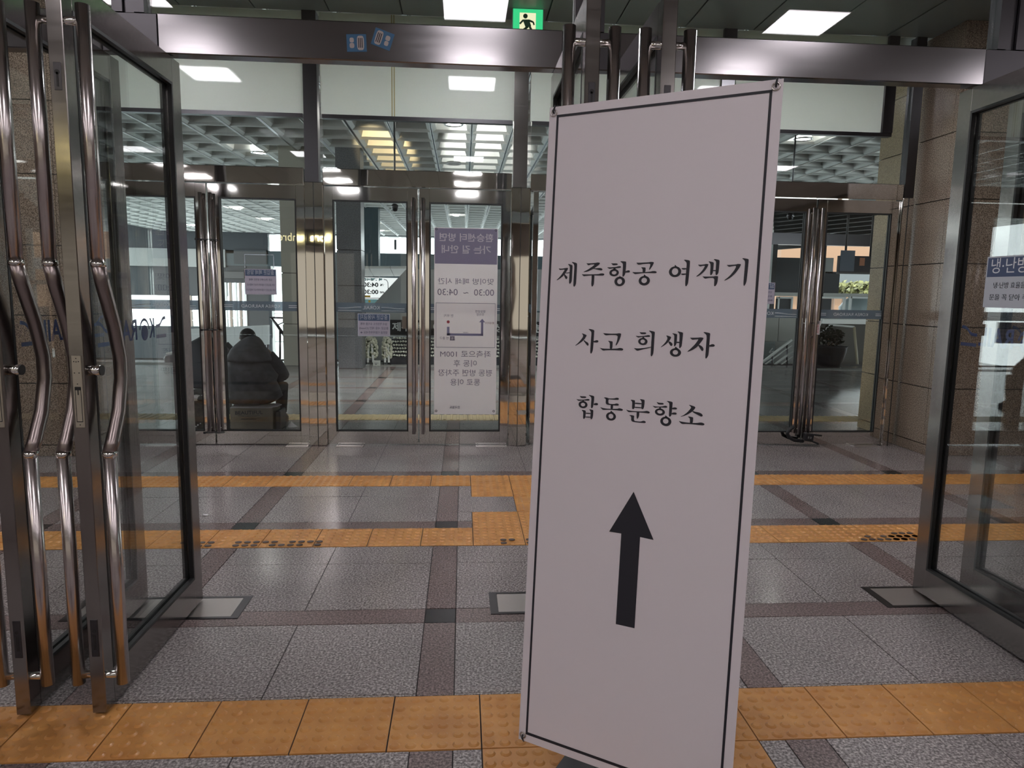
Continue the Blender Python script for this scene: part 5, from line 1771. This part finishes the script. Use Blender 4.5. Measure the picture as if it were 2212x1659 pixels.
# carton
cb = empty('cardboard_carton', (-2.105, 7.24, 0), 0, 'worn cardboard carton with dark lettering used as a seat', 'carton')
CARD = plain('carton_board', (.17, .15, .115), .8, noise=.15, nscale=5)
bx('carton_body', (-.215, -.15, 0), (.205, .15, .235), CARD, cb, .004)
text_on('carton_lettering', 'BEAUTIFUL', .05, INK, frame_mat((-.03, -.1515, .185), (1, 0, .03), (-.03, 0, 1)), cb, width=.27, bold=.001)
text_on('carton_lettering', 'moments', .03, INK, frame_mat((-.035, -.1515, .122), (1, 0, .02), (-.02, 0, 1)), cb, width=.145)
MB().tube([(-.14, -.151, .158), (-.09, -.151, .150), (-.03, -.151, .148), (.03, -.151, .151), (.08, -.151, .160)], .002, 4).build('printed_curve', INK, cb)
MB().prism([(.16, -.17, .235), (.26, -.16, .25), (.285, -.10, .258), (.2, .05, .245)], (0, 0, .008)).prism([(-.21, -.158, .232), (.2, -.158, .232), (.2, -.02, .240), (-.21, -.02, .240)], (0, 0, .006)).build('newspaper_mat', plain('newsprint', (.34, .33, .34), .8), cb)
# dark bag right of carton seen as a strip
sb2 = tag(MB().box((-1.885, 7.12, 0), (-1.835, 7.36, .20), .012).build('dark_parcel', BLACK), 'narrow dark parcel standing against the right side of the carton', 'parcel')

# shopping bag with white stuff on the left
bg = empty('shopping_bag', (-2.665, 7.20, 0), 0, 'dark carrier bag stuffed with white paper on the left behind the far door', 'bag')
MB().prism([(-.13, -.10, 0), (.10, -.10, 0), (.115, -.11, .30), (-.135, -.11, .30)], (0, .20, 0)).build('bag_body', plain('bag_brown_black', (.035, .028, .022), .5, noise=.6, nscale=25), bg)
MB().tube([(-.11, -.11, .29), (-.115, -.112, .345), (-.085, -.112, .36), (-.06, -.112, .33), (-.055, -.11, .29)], .006, 6).build('bag_handle', BLACK, bg)
cr_ = MB()
for k in range(7):
    cr_.ball((-.03 + .018 * k + random.uniform(-.01, .01), -.04 + random.uniform(-.04, .04), .315 + random.uniform(-.012, .022)), .034, 6, (1.3, 1, .7))
cr_.build('crumpled_paper', PAPER, bg)
MB().ball((.06, -.08, .32), .04, 7, (1, .8, .8)).ball((-.10, -.06, .31), .035, 7, (1, .8, .7)).build('dark_wrapping', BLACK, bg)
sp = plain('bag_speck', (.45, .45, .48), .3)
MB().ball((.03, -.115, .06), .008, 6).ball((.055, -.115, .075), .006, 6).ball((.01, -.115, .045), .006, 6).ball((-.02, -.115, .05), .005, 6).build('bright_specks', sp, bg)
# crumpled white tissue
p = atz(632, 923, 0)
tag(MB().loft([(p.x, p.y, 0, .060, .04), (p.x, p.y, .012, .05, .03), (p.x - .01, p.y, .04, .02, .015), (p.x - .012, p.y, .062, .003, .003)], 8).build('crumpled_tissue', PAPER), 'crumpled white tissue on the floor right of the carton', 'tissue')

# ================================================================== RIGHT PART OF THE HALL
GY = 21.0
def rb(name, x0, y0, x1, y1, Y, mat, th, parent): return slab(name, x0, y0, x1, y1, Y, mat, th, parent)
WM = plain('pale_mullion', (.55, .58, .57), .4)
rf = slab('wall_9', 1600, 633, 1960, 641, GY, plain('pale_rail', (.36, .37, .35), .5), .1, None, 'window wall of the hall on the right with pale and black frames', 'wall', 'structure')
for x0, x1, m in ((1657, 1666, WM), (1667, 1676, GASKET), (1769, 1781, GASKET), (1764, 1769, WM), (1917, 1925, GASKET)):
    rb('mullion', x0, 512, x1, 690, GY, m, .12, rf)
rb('dark_panel', 1676, 557, 1769, 634, GY + .05, DKG, .06, rf)
rb('dark_panel', 1781, 587, 1813, 634, GY + .05, DKG, .06, rf)
rb('grey_panel', 1781, 557, 1800, 590, GY + .05, GREYW, .06, rf)
rb('head_rail', 1600, 505, 1960, 530, GY - .05, DARKST, .2, rf)
for x0, x1 in ((1680, 1712), (1770, 1826), (1836, 1886)):
    for a in ((x0, 641, x0 + 3, 690), (x1 - 3, 641, x1, 690), (x0, 641, x1, 645)):
        rb('lower_frame', *a, GY - .02, WM, .1, rf)
rb('lower_panel', 1676, 645, 1712, 690, GY + .04, DKG, .05, rf)
rb('lower_panel', 1773, 645, 1795, 690, GY + .04, DKG, .05, rf)
for k, (px, py) in enumerate(((1700, 574), (1688, 583), (1712, 581), (1685, 588), (1713, 587))):
    p = at(px, py, GY - .02)
    MB().loft([(p.x, p.y, p.z - .02, .14, .05), (p.x, p.y, p.z + .02, .14, .05)], 12).build('reflected_lamp', DOWN_M, rf) if False else None
# screens and hanging banner outside
tv = slab('display_screen', 1813, 553, 1890, 590, GY - 3, plain('screen_black', (.012, .014, .02), .5, spec=.2), .12, None, 'large dark hanging screen in the right far door view', 'screen')
slab('screen_bezel', 1812, 588, 1891, 592, GY - 3.02, GASKET, .14, tv)
for px in (1826, 1880):
    q = at(px, 553, GY - 2.94)
    MB().tube([(q.x, q.y, q.z - .05), (q.x, q.y, 4.3)], .03, 8).build('hanging_rod', GASKET, tv)
slab('hanging_banner', 1815, 541, 1846, 586, GY - 3.012, plain('banner_blue_grey', (.055, .075, .105), .6), .01, None, 'blue-grey hanging banner in front of the dark screen', 'banner')
slab('orange_poster', 1857, 557, 1868, 574, GY - 3.0101, plain('poster_orange', (.30, .11, .05), .6), .01, None, 'small orange poster on the dark hanging screen', 'poster')
# outside: building, road band, hedge trees
bd = slab('brick_building', 1690, 470, 2060, 556, 62, plain('peach_brick', (.17, .095, .055), .8), 6, None, 'peach brick building outside the right windows', 'building', 'structure', ext=(-4, None))
slab('roof_edge', 1700, 462, 2060, 470, 61.8, WHITE, 6.3, bd)
slab('road', 1650, 589, 2060, 612, 60, plain('grey_road_wall', (.055, .062, .066), .8), 1.0, None, 'grey boundary wall outside the right windows', 'wall', 'structure')
LEAF = plain('sunlit_leaf', (.105, .105, .032), .7, noise=.5, nscale=3)
TRUNK = plain('trunk_brown', (.10, .06, .04), .8)


def shrub_tree(px, py, Y, r, label, n=150):
    p = at(px, py, Y)
    t = empty('clipped_tree', (p.x, Y, -4.0), 0, label, 'tree', 'trees outside the right windows')
    bm_ = MB()
    for k in range(n):
        d = Vector((random.gauss(0, 1), random.gauss(0, 1), random.gauss(0, .6))).normalized() * r * random.uniform(.35, 1)
        d.z *= .55
        c = Vector((0, 0, p.z + 4)) + d
        for q in range(3):
            u = Vector((random.gauss(0, 1), random.gauss(0, 1), random.gauss(0, 1))).normalized() * .22
            v = u.orthogonal().normalized() * .14
            bm_.bm.faces.new([bm_.bm.verts.new(c + w_) for w_ in (-u, v, u, -v)])
            c = c + Vector((random.uniform(-.2, .2), random.uniform(-.2, .2), random.uniform(-.12, .12)))
    tag(bm_.build('foliage', LEAF, t), kind='stuff')
    MB().tube([(0, 0, 0), (.05, 0, p.z + 3.2), (.1, 0, p.z + 4)], [.16, .12, .06], 8).build('trunk', TRUNK, t)


for k, (px, nm) in enumerate(((1800, 'leftmost'), (1822, 'second'), (1846, 'middle'), (1868, 'fourth'), (1890, 'rightmost'))):
    shrub_tree(px, 621 + 3 * (k % 2), 48 - 1.9 * k, .66, f'sunlit clipped tree outside the right windows, {nm} of five', 160)
aw = MB().loft([(0, 0, -4.8, .9, .7), (0, 0, -.4, .9, .7), (0, 0, 0, 1.0, .8), (0, 0, .3, .75, .6), (0, 0, .48, .3, .3)], 20).build('pale_rounded_form', plain('pale_blue_form', (.20, .25, .265), .45))  # simple rounded stand-in for an unidentified pale shape
aw.location = at(1872, 664, 25)
tag(aw, 'pale blue rounded cover outside the lower right window', 'canopy')
# stair: stone wall, rails, arrow sign
sw = slab('wall_10', 1560, 684, 1722, 800, 15.3, G_HALL, .2, None, 'grey stone stair wall right of the banner', 'wall', 'structure', ext=(-1.5, None))
slab('stone_panel', 1600, 686, 1681, 737, 15.27, plain('stair_stone', (.27, .27, .25), .5), .03, sw)
slab('stone_panel', 1682, 686, 1720, 737, 15.27, plain('stair_stone', (.27, .27, .25), .5), .03, sw)
slab('stone_panel', 1600, 738, 1720, 800, 15.27, plain('stair_stone2', (.22, .22, .21), .5), .03, sw, ext=(-1.5, None))
ag = slab('arrow_sign', 1640, 738, 1673, 786, 15.1, film('sign_translucent', (.45, .50, .50), .8), .01, None, 'translucent pale sign with a white arrow on the stair wall', 'sign')
A_ = lambda x, y: at(x, y, 15.08)
MB().tube([A_(1669, 752), A_(1662, 761)], .012, 6).tube([A_(1669, 765), A_(1662, 761.5), A_(1671, 759)], .012, 6).build('white_arrow', WI, ag)
hr = empty('stair_handrails', at(1672, 786, 14.3), 0, 'pale parallel handrails of the stair right of the banner', 'railing')
H_ = lambda x, y, Y=14.3: at(x, y, Y) - Vector(hr.location)
HM = plain('pale_rail_paint', (.62, .64, .62), .35)
for a, b_, r in (((1640, 788), (1710, 734), .030), ((1652, 788), (1710, 746), .016), ((1673, 788), (1712, 759), .026), ((1687, 788), (1712, 770), .014)):
    MB().tube([H_(*a), H_(*b_)], r, 8).build('handrail', HM, hr)
for x, y in ((1668, 767), (1700, 742)):
    MB().tube([H_(x, y), H_(x, 790)], .018, 6).build('railing_post', DARKST, hr)
# landing wall, ledge and rail behind the plant
lw_ = slab('wall_11', 1722, 700, 1900, 800, 15.6, plain('landing_dark', (.05, .045, .036), .6), .2, None, 'dark landing wall behind the potted plant', 'wall', 'structure', ext=(-1.5, None))
slab('pale_ledge', 1780, 690, 1890, 700, 15.4, WHITE, .5, lw_)
lr = empty('landing_rail', at(1800, 704, 15.2), 0, 'thin pale rail bending down over the landing behind the plant', 'railing')
MB().tube([at(1755, 735, 15.2) - Vector(lr.location), at(1793, 701.5, 15.2) - Vector(lr.location), at(1845, 706, 15.2) - Vector(lr.location)], .022, 8).build('top_rail', HM, lr)
MB().tube([at(1845, 706, 15.2) - Vector(lr.location), at(1852, 790, 15.2) - Vector(lr.location)], .03, 8).build('railing_post', plain('tan_post', (.35, .31, .22), .4), lr)
# diagonal rail segment
dr = MB().tube([at(1754, 740, 14.9), at(1776, 690, 14.9)], .02, 6).build('diagonal_rail', HM, lr)
dr.data.transform(Matrix.Translation(-Vector(lr.location)))

# potted plant
pp_ = at(1788, 788, 13.9)
pl = empty('potted_plant', (pp_.x, 13.9, 0), 0, 'dark round planter with a dark bushy plant in the right far door view', 'plant')
POT = plain('planter_black', (.008, .008, .009), .6, spec=.15)
MB().loft([(0, 0, 0, .22, .22), (0, 0, .12, .28, .28), (0, 0, .30, .33, .33), (0, 0, .40, .34, .34), (0, 0, .43, .36, .36)], 24).build('planter', POT, pl)
fo = MB()
for k in range(260):
    lobe = random.choice(((-.08, 0, .66, .20), (.16, .02, .60, .17), (-.02, 0, .58, .24)))
    d = Vector((random.gauss(0, 1), random.gauss(0, 1), random.gauss(0, 1))).normalized() * lobe[3] * random.uniform(.5, 1)
    c = Vector(lobe[:3]) + d
    u = Vector((random.gauss(0, 1), random.gauss(0, 1), random.gauss(0, 1))).normalized() * .06
    v = u.orthogonal().normalized() * .03
    fo.bm.faces.new([fo.bm.verts.new(c + w_) for w_ in (-u, v, u, -v)])
for k in range(40):
    c = Vector((-.36, 0, .28)) + Vector((random.gauss(0, .05), random.gauss(0, .05), random.gauss(0, .08)))
    u = Vector((random.gauss(0, 1), random.gauss(0, 1), random.gauss(0, 1))).normalized() * .07
    v = u.orthogonal().normalized() * .02
    fo.bm.faces.new([fo.bm.verts.new(c + w_) for w_ in (-u, v, u, -v)])
tag(fo.build('foliage', plain('dark_leaf', (.010, .012, .008), .8, spec=.1), pl), kind='stuff')
MB().tube([(0, 0, .4), (-.05, 0, .6)], .02, 6).tube([(.02, 0, .4), (.14, 0, .56)], .015, 6).build('stem', TRUNK, pl)

# glowing shop sign behind the camera, seen mirrored in the far mullions
V0 = at(640, 512, 13.6)
cs = empty('shop_sign', (V0.x + .05, 2 * (FY - .05) - 13.6, V0.z), 0, 'glowing yellow shop lettering behind the camera, mirrored in a far mullion', 'sign')
m = frame_mat((0, 0, 0), (-1, 0, 0), (0, 0, 1))
text_on('sign_letters', 'fiore  ombrere', .22, emis('sign_yellow_glow', (1, .86, .42), 7), m, cs, width=1.15)
bx('sign_backing', (-.7, -.08, -.16), (.7, -.02, .16), DARKST, cs)

# spots added out of sight behind the door header to brighten the hall coffers
for n, (x, tx, col, e) in enumerate(((-1.42, -1.42, (1, .74, .40), 560), (.02, .45, (1, .98, .93), 620))):
    ld = bpy.data.lights.new('added_coffer_spot', 'SPOT')
    ld.energy, ld.color, ld.spot_size, ld.spot_blend, ld.shadow_soft_size = e, col, math.radians(9.5 if n == 0 else 16), .35, .05
    lo = bpy.data.objects.new('added_coffer_spot', ld)
    COL.objects.link(lo)
    src, dst = Vector((x, 6.72, 2.43)), Vector((tx, 13.2, 3.98))
    lo.location = src
    lo.rotation_euler = (dst - src).to_track_quat('-Z', 'Y').to_euler()
    t = MB().tube([(0, -.10, -.03), (0, -.10, -.005), (0, -.035, 0)], .012, 8).loft([(0, -.03, -.05, .035, .03), (0, -.03, -.012, .045, .04)], 14).build('added_fixture', BLACK)
    t.location = (x, 6.62, 2.44)
    tag(t, ('warm' if n == 0 else 'white') + ' uplight bracket on the outer face of the far door header', 'lamp')
